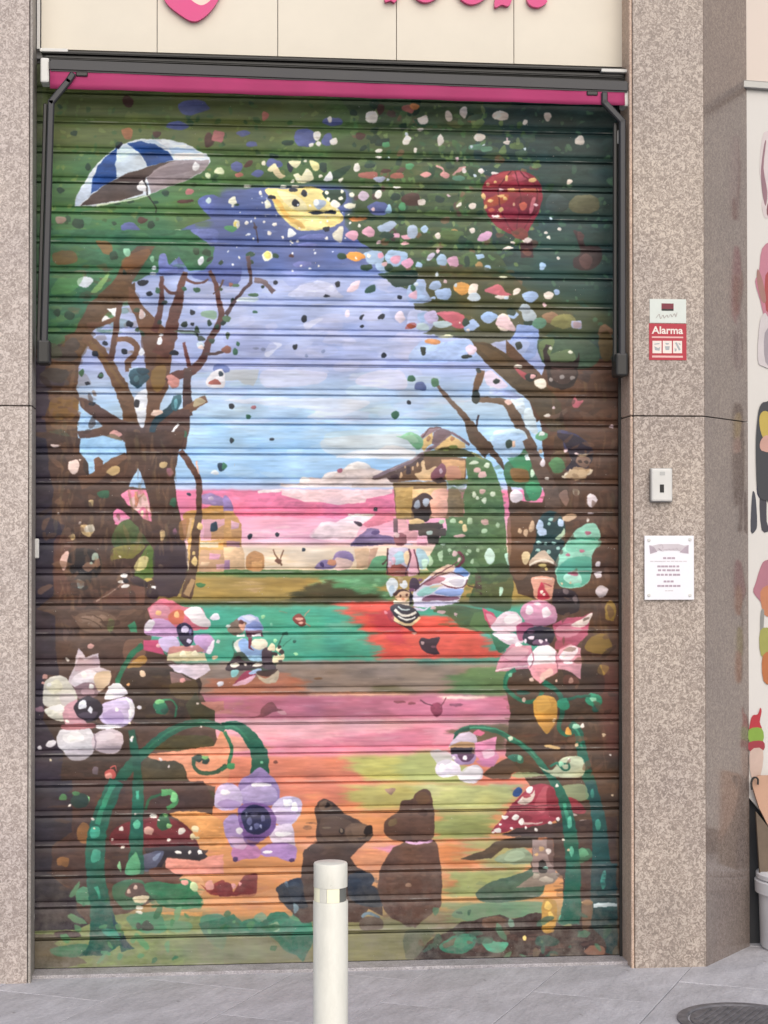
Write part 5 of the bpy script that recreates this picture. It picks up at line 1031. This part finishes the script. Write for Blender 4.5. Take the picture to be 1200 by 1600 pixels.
# paint rubbed off the raised beads, in patches
sz = MP.node('ShaderNodeSeparateXYZ'); MP.l.new(MP.tc.outputs['Object'], sz.inputs[0])
def _math(op, a, b=0.0, c=None):
    nd = MP.n.new('ShaderNodeMath'); nd.operation = op
    for k_, v_ in enumerate((a, b, c)):
        if v_ is None: continue
        if hasattr(v_, 'is_linked'): MP.l.new(v_, nd.inputs[k_])
        else: nd.inputs[k_].default_value = v_
    return nd.outputs[0]
fr = _math('FRACT', _math('DIVIDE', _math('SUBTRACT', sz.outputs[2], ZB), PITCH))
bead = _math('LESS_THAN', _math('ABSOLUTE', _math('SUBTRACT', fr, .105)), .022)
wn_ = MP.noise(9, 7, .72, MP.map((.6, 1, 3)))
wear = _math('MULTIPLY', bead, MP.ramp(wn_, [(.5, (0, 0, 0, 1)), (.64, (.42, .42, .42, 1))]))
_c2 = MP.mix(_c1, 'a8a6a0', wear)
# splashed street dirt low down, and scattered specks of flaked paint
low = MP.node('ShaderNodeMapRange', From__Min=.0, From__Max=.42, To__Min=1.0, To__Max=.0); MP.l.new(sz.outputs[2], low.inputs[0])
dn2 = MP.noise(14, 8, .7)
dm = _math('MULTIPLY', low.outputs[0], MP.ramp(dn2, [(.42, (0, 0, 0, 1)), (.68, (.55, .55, .55, 1))]))
_c3 = MP.mix(_c2, '8b857c', dm)
fl = MP.ramp(MP.noise(120, 2, .4), [(.765, (0, 0, 0, 1)), (.78, (.5, .5, .5, 1))])
MP.col(MP.mix(_c3, 'b5b2aa', fl))
fn = MP.noise(60, 4, .6, MP.map((.15, 1, 1)))
MP.rough(dn, .36, .58)
wv = MP.noise(4.5, 2, .5, MP.map((1, 1, 2.2)))
bp1 = MP.node('ShaderNodeBump', Strength=.5, Distance=.012); MP.l.new(wv, bp1.inputs['Height'])
bp2 = MP.node('ShaderNodeBump', Strength=.12, Distance=.001); MP.l.new(fn, bp2.inputs['Height']); MP.l.new(bp1.outputs[0], bp2.inputs['Normal'])
MP.l.new(bp2.outputs[0], MP.b.inputs['Normal'])

prof = [(.0, 1.0), (-.0012, .985), (-.0022, .82), (-.0024, .62), (-.0016, .38), (-.0006, .288), (.0004, .270),
        (.0052, .245), (.0062, .225), (.0030, .180), (-.0012, .125), (-.0028, .098), (-.0026, .080), (.0005, .058),
        (.0065, .048), (.0072, .0)]
bm = bmesh.new()
L0 = [bm.verts.new((-.015, y, z * PITCH)) for y, z in prof]; L1 = [bm.verts.new((W + .015, y, z * PITCH)) for y, z in prof]
for k in range(len(prof) - 1):
    bm.faces.new((L0[k], L1[k], L1[k + 1], L0[k + 1]))
tb = [bm.verts.new((-.015, .0072, PITCH)), bm.verts.new((W + .015, .0072, PITCH))]
bm.faces.new((L0[0], tb[0], tb[1], L1[0]))
slat_me = bpy.data.meshes.new('slat'); bm.to_mesh(slat_me); bm.free(); slat_me.materials.append(MP.m)
for f in slat_me.polygons: f.use_smooth = True
try:
    slat_me.set_sharp_from_angle(angle=math.radians(35))
except Exception:
    pass
for k in range(NSLAT):
    o = bpy.data.objects.new('slat', slat_me)
    o.location = (0, rs.uniform(-.001, .001), ZB + k * PITCH + rs.uniform(-.0006, .0006)); o.rotation_euler = (rs.uniform(-.022, .022), rs.uniform(-.0006, .0006), rs.uniform(-.0008, .0008))
    link(o, sh)
boxobj('bottom_bar', -.012, W + .012, -.006, .02, .012, ZB - .004, MP.m, sh, .0025, 2)
boxobj('rubber_seal', -.012, W + .012, -.002, .016, .0102, .0118, black_plas, sh)
for x0, x1 in ((-.03, .008), (W - .006, W + .006)):
    bm = bmesh.new(); box(bm, x0, x1, -.022, -.016, .011, ZTOP); 
    obj('guide_rail', bm, dark_metal if x0 < 0 else black_metal, sh)
boxobj('backing', -.02, W + .02, .03, .05, .02, ZTOP + .3, black_plas, sh)
boxobj('shutter_box_lip', 0, W, -.004, .03, ZTOP, ZTOP + .02, black_metal, sh)
def peg(px, py, w, h):
    c = at(px, py, -.03)
    boxobj('side_lock', c.x - w / 2, c.x + w / 2, -.034, -.0222, c.z - h / 2, c.z + h / 2, white_plas, sh, .003)
peg(56, 857, .022, .068); peg(50, 1432, .016, .022); peg(967, 214, .012, .048)

# ---------------------------------------------------------------- sign above the shutter
YS = -.05
sg = empty('shop_sign', (1, YS, 3.1)); tag(sg, 'cream stone sign fascia with cut-off pink letters above the shutter', 'sign')
cream = paint('cream_limestone', 'e0d8c8', .42, 0, .10, 3)
xs = [64, 245.5, 434, 619.5, 803, 980.5]
def ysig(x): return 76 + (x - 64) * (105 - 76) / (980 - 64)
ZS = 3.95
for a, b in zip(xs, xs[1:]):
    p0 = at(a + .6, ysig(a), YS); p1 = at(b - .6, ysig(b), YS)
    obj('sign_panel', prism([(p0.x, p0.z), (p1.x, p1.z), (p1.x, ZS), (p0.x, ZS)], YS, YS + .03), cream, sg)
boxobj('sign_backing', at(57, 0, YS + .032).x, at(985, 0, YS + .032).x, YS + .032, .3, at(64, 74, YS).z - .03, ZS, PJ, sg)
pL = at(57.5, 60, YS); pL2 = at(63, 60, YS)
boxobj('edge_strip', pL.x, pL2.x - .001, YS + .002, YS + .03, at(60, 76, YS).z, ZS, white_plas, sg)
def letter(out, inn=None):
    """raised pink letter; an optional counter is cut out"""
    o_ = [at(x, y, YS) for x, y in smoothpts(out)]
    bm = bmesh.new()
    if inn is None:
        prism([(v.x, v.z) for v in o_], YS - .022, YS - .001, bm)
    else:
        i_ = [at(x, y, YS) for x, y in smoothpts(inn)]
        n = len(o_)
        r = []
        for y in (YS - .022, YS - .001):
            r.append([bm.verts.new((v.x, y, v.z)) for v in o_]); r.append([bm.verts.new((v.x, y, v.z)) for v in i_])
        for k in range(n):
            k2 = (k + 1) % n
            bm.faces.new((r[0][k], r[0][k2], r[1][k2], r[1][k])); bm.faces.new((r[2][k], r[3][k], r[3][k2], r[2][k2]))
            bm.faces.new((r[0][k], r[2][k], r[2][k2], r[0][k2])); bm.faces.new((r[1][k], r[1][k2], r[3][k2], r[3][k]))
    obj('letter', bm, pink_plas, sg)
letter([(252, -30), (258, 4), (282, 26), (303, 36), (322, 27), (340, 4), (350, -30), (330, -75), (300, -88), (268, -72)],
       [(280, -32), (288, -12), (298, 2), (314, 11), (328, 4), (334, -8), (336, -30), (322, -58), (302, -66), (286, -54)])
def o_ring(cx, yb, w, h, s=.12):
    ou = []; ii = []
    for k in range(10):
        t = math.pi / 2 + 2 * math.pi * k / 10
        dx, dy = math.cos(t), math.sin(t)
        yy = yb - h / 2 + dy * h / 2; ou.append((cx + dx * w / 2 + s * (yb - yy), yy))
        yy = yb - h / 2 + dy * (h / 2 - 17); ii.append((cx + dx * (w / 2 - 17) + s * (yb - yy), yy))
    letter(ou, ii)
o_ring(664, 6.5, 62, 92); o_ring(736, 9.5, 64, 92)
letter([(600, -2), (610, 3.5), (620, 0), (640, -70), (622, -76)])
letter([(771, 8), (783, 10), (796, 9), (806, -30), (832, -52), (836, -30), (822, -4), (826, 10), (840, 14), (853, 6), (852, -4), (866, -50), (850, -84), (826, -80), (812, -66), (800, -84), (790, -70)])

# ---------------------------------------------------------------- awning
YA = -.12
aw = empty('folded_awning', (1, YA, 2.9)); tag(aw, 'folded drop-arm awning with dark grey bar and pink cloth', 'awning')
def beam(name, x0, ya, x1, yb, th, Y, dep, mat, bev=.003):
    """a long bar whose lower edge runs between two measured points; th = height in metres"""
    a = at(x0, ya, Y); b = at(x1, yb, Y)
    bm = prism([(a.x, a.z), (b.x, b.z), (b.x, b.z + th), (a.x, a.z + th)], Y, Y + dep)
    bmesh.ops.bevel(bm, geom=list(bm.edges), offset=bev, segments=2, affect='EDGES')
    return obj(name, bm, mat, aw)
beam('front_bar', 76, 110, 983, 144, .040, YA - .03, .045, dark_metal, .006)
beam('cassette', 66, 95, 979, 126, .030, YA + .024, .06, black_metal, .004)
beam('cassette_lid', 64, 82, 979, 111, .010, YA + .0, .11, black_metal, .003)  # black colour stands in for shade in the gap under the sign
beam('roller_tube', 70, 91, 975, 121, .012, YA + .012, .05, black_metal, .004)  # painted black too, so the gap above the bar looks shaded
# hanging strip of cloth, a real thin sheet with slight waves
YC = YA - .022
a0 = at(78, 111, YC); a1 = at(976, 144, YC); b0 = at(78, 138, YC); b1 = at(976, 165, YC)
bm = bmesh.new(); rows = []
for r in range(4):
    row = []
    for k in range(61):
        t = k / 60; s_ = r / 3
        p_ = a0.lerp(a1, t).lerp(b0.lerp(b1, t), s_)
        row.append(bm.verts.new((p_.x, p_.y + s_ * .004 * math.sin(t * 37) + s_ * .003 * math.sin(t * 91 + 1), p_.z + (.012 if r == 0 else 0))))
    rows.append(row)
for r in range(3):
    for k in range(60): bm.faces.new((rows[r][k], rows[r][k + 1], rows[r + 1][k + 1], rows[r + 1][k]))
cl = obj('cloth', bm, pink_cloth, aw, True)
sm = cl.modifiers.new('thickness', 'SOLIDIFY'); sm.thickness = .002
def arm(pts, Y, w, brk):
    q = [at(x, y, Y) for x, y in pts]
    bm = bmesh.new()
    for a, b in zip(q, q[1:]):
        e = (b - a).normalized() * w * .38
        bar(bm, a - e, b + e, w, .022, .004)
    obj('arm', bm, dark_metal, aw)
    bm = bmesh.new(); a, b = q[2], q[-1]
    off = Vector((brk * .021, .02, 0))
    bar(bm, a + off, b + off, .013, .014, .003); obj('side_rail', bm, black_metal, aw)
    e = q[-1]
    boxobj('pivot_bracket', e.x - .024, e.x + .02, Y - .012, YF + .08, e.z - .052, e.z + .03, black_metal, aw, .008, 2)
arm([(113, 118), (107, 127), (80, 160), (69, 545)], -.145, .023, -1)
arm([(944, 148), (944, 160), (972, 190), (972, 565)], -.145, .023, -1)
for x, y in ((70, 112), (979, 150)):
    c = at(x, y, YA - .005)
    bm = bmesh.new(); box(bm, c.x - .014, c.x + .016, YA - .02, YA + .05, c.z - .04, c.z + .045, .006, 2)
    obj('end_cap', bm, white_plas, aw)
for x0, y0, x1, y1 in ((62, 77, 106, 81), (940, 108, 981, 113)):
    a = at(x0, y0, YA - .005); b = at(x1, y1, YA - .005)
    bm = bmesh.new(); box(bm, a.x, b.x, YA - .003, YA + .04, b.z, b.z + .012, .002)
    obj('wall_bracket', bm, white_plas, aw)
for x, y in ((128, 118), (925, 148)):
    c = at(x, y, YA - .02); boxobj('arm_mount', c.x - .02, c.x + .02, YA - .028, YA + .0, c.z - .004, c.z + .012, black_metal, aw, .003)

# ---------------------------------------------------------------- things on the right pillar
def text_mesh(txt, size, bold=0.0, shear=0.0):
    cu = bpy.data.curves.new('lettering', 'FONT'); cu.body = txt; cu.size = size; cu.offset = bold; cu.shear = shear
    cu.align_x = 'CENTER'; cu.align_y = 'CENTER'; cu.extrude = .0002; cu.resolution_u = 3
    to = bpy.data.objects.new('tmp', cu); scene.collection.objects.link(to)
    dg = bpy.context.evaluated_depsgraph_get()
    me = bpy.data.meshes.new_from_object(to.evaluated_get(dg))
    bpy.data.objects.remove(to); bpy.data.curves.remove(cu)
    return me
def put_text(name, txt, size, px, py, Y, mat, parent, bold=0, shear=0, width=None):
    me = text_mesh(txt, size, bold, shear); me.name = name
    me.materials.clear(); me.materials.append(mat)
    o = bpy.data.objects.new(name, me); c = at(px, py, Y)
    o.location = c; o.rotation_euler = (math.pi / 2, 0, 0)
    if width:
        xs_ = [v.co.x for v in me.vertices]; k = width / (max(xs_) - min(xs_))
        o.scale = (k, 1, 1)
    link(o, parent)
def plate(name, x0, y0, x1, y1, Y, t, mat, parent, bev=.0):
    a = at(x0, y0, Y); b = at(x1, y1, Y)
    return boxobj(name, a.x, b.x, Y - t, Y, b.z, a.z, mat, parent, bev, 2)
red = paint('red_sticker_vinyl', 'b02238', .4, 0, .08, 20)
pale = paint('pale_sticker_vinyl', 'd5dcd6', .4, 0, .08, 20)
maroon = paint('maroon_ink', '7a2a3a', .5); pinkish = paint('pale_pink_ink', 'e8b8b4', .5); cream_ink = paint('cream_ink', 'ece2da', .5); greyink = paint('grey_ink', '6e7078', .6)
YP = YF - .0005
st = empty('alarm_sticker', at(1043, 563, YF)); tag(st, 'red and white alarm warning sticker on the right granite pillar', 'sticker')
plate('white_field', 1015, 467, 1072, 505, YP, .0015, pale, st)
plate('red_field', 1014, 505.4, 1072.5, 563, YP, .0015, red, st)
plate('emblem', 1033.5, 474, 1052.5, 485, YP - .0016, .0004, maroon, st); plate('emblem_line', 1034, 482.6, 1052, 485.6, YP - .0021, .0003, black_plas, st)
bm = bmesh.new()
sc_ = smoothpts([(1025, 497), (1030, 491), (1032, 498), (1036, 492), (1038, 497), (1042, 492), (1044, 496), (1048, 491), (1050, 495), (1054, 490), (1056, 495), (1058, 488)], False, 4)
q = [at(x, y, YP - .0018) for x, y in sc_]
for a, b in zip(q, q[1:]): bar(bm, a, b, .0028, .0004)
obj('script_line', bm, maroon, st)
put_text('alarm_text', 'Alarma', .036, 1043, 516.5, YP - .0019, cream_ink, st, .0009, 0, .112)
plate('text_line', 1018.5, 525.5, 1067.5, 528.5, YP - .0016, .0004, pinkish, st); plate('text_line', 1019, 555.5, 1067, 559, YP - .0016, .0004, pinkish, st)
for x in (1019.5, 1035.5, 1051.5):
    pl = plate('pictogram', x, 532.5, x + 14.2, 552, YP - .0016, .0004, cream_ink, st)
    if x < 1030: pts_ = [[(x + 3, 537), (x + 11, 536), (x + 11, 537.6), (x + 3, 538.6)], [(x + 3, 541), (x + 9, 544), (x + 12, 542), (x + 11, 548), (x + 4, 547)]]
    elif x < 1045: pts_ = [[(x + 4, 536), (x + 10, 536), (x + 9, 538.4), (x + 5, 538.4)], [(x + 3.5, 541), (x + 11, 541), (x + 10, 547), (x + 4.5, 547)]]
    else: pts_ = [[(x + 3, 535.5), (x + 6, 535), (x + 12, 546), (x + 9.5, 548)], [(x + 8, 536), (x + 12, 537), (x + 11.5, 540)], [(x + 2.5, 544), (x + 6, 545), (x + 5, 549), (x + 3, 549)]]
    for p_ in pts_: obj('pictogram_mark', pxprism(p_, YP - .0021, .0003), paint('pictogram_ink', 'a9adb0', .5), pl)

ks = empty('key_switch', at(1032, 784, YF)); tag(ks, 'small white key switch box on the right granite pillar', 'switch')
plate('back_plate', 1014.5, 731.5, 1049.5, 785, YF, .012, galv, ks, .003)
cv = plate('cover', 1015.5, 732.5, 1048.5, 783.5, YF - .012, .022, white_plas, ks, .006)
pl = plate('keyhole', 1031, 757, 1037.5, 769.5, YF - .0342, .0012, black_plas, ks, .0005); plate('keyhole_slot', 1032.6, 760, 1035, 767, YF - .0356, .001, black_plas, ks)
plate('embossed_mark', 1031, 737, 1039, 742.5, YF - .0342, .0008, paint('pale_grey_plastic', 'b9bab8', .4), ks)

nt = empty('notice_plaque', at(1045, 937, YF)); tag(nt, 'white notice plaque with small print on the right granite pillar', 'notice')
acr = paint('white_acrylic', 'eeeef4', .25, 0, .04, 6); mauve = paint('mauve_ink', 'b9aab6', .5, 0, .2, 40); lil = paint('faded_purple_ink', 'b4a3b0', .5); gold = paint('pale_ink', 'cfc6cc', .5)
plate('board', 1006.5, 837, 1084, 937, YF - .006, .005, acr, nt, .0012)
YN = YF - .0112
for sx_, sy_ in ((1014, 844), (1078, 843), (1014, 930), (1078, 930)):
    c = at(sx_, sy_, YN); bm = lathe([(.006, 0), (.006, .0015), (.004, .0025)], 14); bm.transform(Matrix.Translation(c) @ Matrix.Rotation(math.pi / 2, 4, 'X')); obj('screw', bm, white_plas, nt)
    c = at(sx_, sy_, YF); boxobj('standoff', c.x - .004, c.x + .004, YF - .006, YF, c.z - .004, c.z + .004, galv, nt)
obj('banner', pxprism([(1014.5, 852), (1020, 852.5), (1030, 850), (1060, 850), (1069, 852.5), (1075.5, 851.5), (1076, 865), (1066, 864), (1060, 860), (1030, 860), (1024, 862), (1016, 865)], YN, .0004), gold, nt)
for pts in ([(1014.5, 852), (1022, 855), (1027, 862), (1016, 865.5)], [(1076, 851.5), (1070, 855), (1062, 863), (1075.5, 865)]):
    obj('banner_tail', pxprism(pts, YN - .0005, .0003), mauve, nt)
bm = bmesh.new()
for a, b in zip(*(lambda s_: (s_, s_[1:]))([at(x, y, YN - .0006) for x, y in smoothpts([(1029, 853), (1034, 851), (1036, 856), (1032, 860), (1029, 856), (1035, 861), (1040, 858), (1042, 860), (1045, 857), (1048, 860), (1051, 857), (1054, 860), (1057, 856), (1060, 860), (1064, 857)], False, 4)])): bar(bm, a, b, .0026, .0003)
obj('banner_script', bm, lil, nt)
for x0, x1, y in ((1036, 1056, 872), (1016, 1074, 877), (1027, 1063, 885), (1028, 1063, 891), (1026, 1064, 898), (1037, 1053, 908.5), (1027, 1064, 915.5), (1039, 1052, 923)):
    bm = bmesh.new(); n = max(3, int((x1 - x0) / 6)); xx = x0
    hh = .6 if y in (877, 923) else 1.5
    for k in range(n):
        w_ = (x1 - x0) / n * rs.uniform(.7, .96)
        a = at(xx, y - hh, YN); b = at(xx + w_, y + hh, YN); box(bm, a.x, b.x, YN - .0004, YN, b.z, a.z); xx += (x1 - x0) / n
    obj('printed_line', bm, gold if hh < 1 else lil, nt)

# ---------------------------------------------------------------- bollard
bp = at(516.5, 1347, -1.42)
s_px = FPX / ((np.array(bp) - CAM) @ _fw)
R = 26.5 / s_px
bo = empty('bollard', (bp.x, -1.42, 0)); tag(bo, 'white round steel bollard with pale reflectors in front of the shutter', 'bollard')
zt = bp.z
def zpx(y): return at(516, y, -1.42 - R).z
za, zb = zpx(1390), zpx(1411.5)
def body(name, prof, mat):
    o = obj(name, lathe(prof, 56, None, bp.x, -1.42), mat, bo, True)
    try: o.data.set_sharp_from_angle(angle=math.radians(40))
    except Exception: pass
    return o
body('cap', [(R, za + .0005), (R, zt - .004), (R - .0015, zt - .001), (R - .004, zt)], offwhite)
body('post', [(R * 1.03, -.02), (R * 1.03, zb - .003), (R * 1.0, zb - .0005)], offwhite)
body('slot_core', [(R * .93, zb - .001), (R * .93, za + .001)], paint('grey_slot_steel', '82847f', .4, .3, .2, 12))
refl = paint('pale_reflector', 'fffbdc', .25, 0, .02, 30)
def arcpiece(name, a0_, a1_, r0, r1, mat, par):
    bm = bmesh.new(); n = 8; g = []
    for k in range(n + 1):
        t = math.radians(a0_ + (a1_ - a0_) * k / n); c, s_ = math.cos(t), math.sin(t)
        g.append([bm.verts.new((bp.x + r * c, -1.42 + r * s_, z)) for r, z in ((r0, zb), (r1, zb), (r1, za), (r0, za))])
    for a, b in zip(g, g[1:]):
        for k in range(4): bm.faces.new((a[k], a[(k + 1) % 4], b[(k + 1) % 4], b[k]))
    bm.faces.new(g[0]); bm.faces.new(g[-1][::-1]); obj(name, bm, mat, par)
# angles: -90 faces the street
arcpiece('rib', -133, -107, R * .931, R * .998, offwhite, bo)
arcpiece('reflector', -188, -134, R * .931, R * .985, refl, bo)
arcpiece('reflector', -106, -62, R * .931, R * .985, refl, bo)
for a in (20, 110):
    arcpiece('rib', a, a + 30, R * .931, R * .998, offwhite, bo)
body('base_flange', [(R * 1.9, 0), (R * 1.9, .006), (R * 1.8, .009), (R * 1.04, .010)], offwhite)

# ---------------------------------------------------------------- manhole cover
iron = NT('cast_iron', .55, .3, .4); iron.col(iron.ramp(iron.noise(30, 5, .6), [(.3, '57565a'), (.7, '7c7a7e')])); iron.bump(iron.noise(160, 3), .3, .001)
e0 = atz(1061, 1597); rad = .20
mc = empty('manhole_cover', (e0.x + rad, e0.y, 0)); tag(mc, 'round ribbed iron manhole cover set in the grey pavement', 'manhole cover')
obj('frame_ring', lathe([(rad, -.01), (rad, .0045), (rad - .012, .006), (rad - .03, .006), (rad - .034, .001), (rad - .036, -.01)], 72, None, e0.x + rad, e0.y), iron.m, mc)
obj('lid', lathe([(rad - .04, -.01), (rad - .04, .003), (rad - .045, .004)], 72, None, e0.x + rad, e0.y), iron.m, mc)
ca, sa = math.cos(math.radians(55)), math.sin(math.radians(55))
rr = rad - .055
rib_n = 0
for k in range(-13, 14):
    o_ = k * .021
    if abs(o_) >= rr - .01: continue
    hl = math.sqrt(rr * rr - o_ * o_)
    bm = bmesh.new(); box(bm, -hl, hl, -.005, .005, .003, .0075, .0015)
    bm.transform(Matrix.Translation((e0.x + rad - sa * o_, e0.y + ca * o_, 0)) @ Matrix.Rotation(math.radians(55), 4, 'Z'))
    obj('rib', bm, iron.m, mc)

# ---------------------------------------------------------------- neighbour on the right
YN2 = c1.y + .02
nb = empty('neighbour_shopfront', (c1.x + .6, YN2, 0)); tag(nb, 'pale neighbouring shop front with printed food pictures, right of the granite pillar', 'shop front')
wallw = paint('pale_wall_vinyl', 'd3d0cc', .5, 0, .06, 3)
xn = c1.x - .02
zlow = at(1172, 1236, YN2).z
zr = at(1176, 142, YN2).z
def quad(name, pts, Y, t, mat, par): return obj(name, prism(pts, Y - t, Y), mat, par)
zl2 = zlow - .18
quad('printed_panel', [(xn, zlow), (xn + .16, zl2), (xn + 1.6, zl2), (xn + 1.6, zr - .02), (xn, zr)], YN2, .02, wallw, nb)
quad('upper_panel', [(xn, zr + .03), (xn + 1.6, zr + .01), (xn + 1.6, HW), (xn, HW)], YN2, .02, paint('upper_vinyl', 'd6c9bf', .5, 0, .06, 3), nb)
bm = bmesh.new(); bar(bm, (xn, YN2 - .025, zr + .016), (xn + 1.6, YN2 - .025, zr - .06), .03, .03, .004); obj('rail', bm, galv, nb)
boxobj('dark_plinth', xn, xn + 1.6, YN2 + .02, YN2 + .06, -.02, zlow + .3, paint('dark_plinth', '3b3c40', .6, 0, .2, 8), nb)
boxobj('back_wall', xn, xn + 1.6, YN2 + .062, YN2 + .2, -.02, HW - .02, PJ, nb)
inks = {}
def ink(h):
    if h not in inks: inks[h] = paint('print_ink_' + h, h, .5, 0, .12, 25)
    return inks[h]
dk = [0]
def print_(pts, col, name='print'):
    dk[0] += 1
    obj(name, pxprism(smoothpts(pts, True, 3), YN2 - .0205 - .0004 * (dk[0] % 12), .0006), ink(col), nb)
# pale sundae drawing
print_([(1191, 215), (1199, 205), (1215, 210), (1222, 300), (1205, 335), (1195, 340), (1190, 320), (1194, 300), (1187, 270)], 'cfc3c4', 'printed_sundae')
print_([(1194, 225), (1197, 222), (1193, 262), (1199, 300), (1196, 322), (1191, 300), (1189, 265)], '8c6a74', 'printed_line'); print_([(1199, 320), (1210, 300), (1216, 330), (1200, 338)], '7c4450', 'printed_sauce')
# pink dessert
print_([(1191, 388), (1210, 384), (1220, 470), (1208, 500), (1196, 500), (1188, 470), (1180, 440), (1186, 425)], 'b9788a', 'printed_dessert'); print_([(1196, 430), (1210, 430), (1212, 480), (1197, 485)], 'a04040', 'printed_sauce'); print_([(1184, 420), (1192, 440), (1197, 470), (1190, 470), (1183, 440)], '9a7068', 'printed_line')
print_([(1188, 500), (1200, 495), (1210, 570), (1192, 572), (1184, 560)], 'c9c2c4', 'printed_glass'); print_([(1195, 520), (1212, 512), (1212, 568), (1196, 566)], '9a929a', 'printed_glass')
# dark cone with yellow filling and bottle
print_([(1183, 660), (1187, 636), (1196, 628), (1215, 640), (1215, 780), (1198, 782), (1184, 770), (1181, 700)], '36383e', 'printed_cup'); print_([(1187, 650), (1196, 642), (1210, 655), (1208, 690), (1196, 690), (1188, 672)], 'b9a24c', 'printed_filling'); print_([(1188, 690), (1198, 680), (1212, 690), (1212, 706), (1190, 704)], 'c4988c', 'printed_cream')
print_([(1184, 745), (1196, 738), (1214, 745), (1212, 775), (1194, 782), (1183, 772)], '454668', 'printed_label'); print_([(1187, 775), (1197, 775), (1198, 815), (1203, 828), (1190, 828)], '3a3a44', 'printed_stem')
print_([(1175, 775), (1178, 768), (1181, 780), (1183, 815), (1181, 828), (1173, 830)], '3d3f4a', 'printed_bottle')
# fruit lollies
print_([(1187, 890), (1195, 876), (1212, 880), (1216, 930), (1206, 950), (1196, 955), (1188, 940), (1177, 925), (1181, 910)], 'a8707e', 'printed_scoop'); print_([(1188, 925), (1204, 915), (1214, 940), (1208, 960), (1194, 960)], 'bb7a58', 'printed_cone')
print_([(1189, 955), (1194, 955), (1192, 990), (1188, 985)], '8a8a86', 'printed_stem'); print_([(1188, 985), (1205, 985), (1206, 1025), (1189, 1024)], '9a9a50', 'printed_jar'); print_([(1192, 1024), (1210, 1022), (1210, 1066), (1193, 1064)], 'b06a3c', 'printed_jar')
print_([(1172, 1130), (1176, 1118), (1184, 1116), (1188, 1106), (1190, 1112), (1187, 1128), (1190, 1140), (1172, 1142)], 'b02c38', 'printed_strawberry'); print_([(1170, 1140), (1190, 1138), (1192, 1158), (1172, 1160)], '7fa03c', 'printed_lime'); print_([(1170, 1160), (1192, 1158), (1193, 1172), (1172, 1174)], '98303c', 'printed_berry'); print_([(1172, 1174), (1192, 1172), (1188, 1212), (1174, 1214)], 'c4aca0', 'printed_cup')
# curled board leaning under the panel
lb = empty('leaning_board', (c1.x + .15, YN2 - .1, 0)); tag(lb, 'tan board leaning behind the white bin, by the granite pillar', 'board')
def slant(name, pts, mat, t=.012):
    """board leaning back: further out from the wall the lower it gets"""
    bm = bmesh.new(); f_ = []; g_ = []
    for x, y in pts:
        v = at(x, y, YN2 - .06); dy = (zlow - v.z) * .03
        f_.append(bm.verts.new((v.x, v.y - dy, v.z))); g_.append(bm.verts.new((v.x, v.y - dy + t, v.z)))
    bm.faces.new(f_); bm.faces.new(g_[::-1]); n = len(pts)
    for k in range(n): bm.faces.new((f_[k], g_[k], g_[(k + 1) % n], f_[(k + 1) % n]))
    return obj(name, bm, mat, lb)
slant('board', [(1174, 1222), (1186, 1212), (1240, 1212), (1240, 1330), (1200, 1290), (1186, 1262)], paint('tan_card', 'c19a82', .7, 0, .15, 12))
slant('back_leg', [(1181, 1268), (1200, 1292), (1240, 1332), (1240, 1480), (1196, 1480), (1186, 1360)], paint('brown_wood', '6e5f50', .7, 0, .3, 20))
hk = [at(x, y, YN2 - .075) for x, y in smoothpts([(1175, 1234), (1174, 1222), (1178, 1215), (1184, 1217), (1184, 1226)], False, 4)]
bm = bmesh.new()
for a, b in zip(hk, hk[1:]): bar(bm, a, b, .006, .006)
obj('hook', bm, black_metal, lb)
# white bin
be = atz(1189, 1482)
BR = .17
wb = empty('white_bin', (be.x + BR, be.y, 0)); tag(wb, 'white plastic bin with a rimmed lid at the right edge', 'bin')
zt_ = at(1190, 1362, be.y).z
binp = paint('white_bin_plastic', 'dcdde2', .4, 0, .08, 6)
for nm, pr in (('bucket', [(BR * .93, 0.0), (BR * .97, .01), (BR, zt_ * .70), (BR, zt_ * .72)]), ('rim', [(BR * 1.01, zt_ * .721), (BR * 1.08, zt_ * .73), (BR * 1.09, zt_ * .88), (BR * 1.03, zt_ * .90)]), ('lid', [(BR * 1.0, zt_ * .901), (BR * 1.06, zt_ * .915), (BR * 1.06, zt_ * .97), (BR * 1.0, zt_)])):
    o = obj(nm, lathe(pr, 48, None, be.x + BR, be.y), binp, wb, True)
    try: o.data.set_sharp_from_angle(angle=math.radians(40))
    except Exception: pass
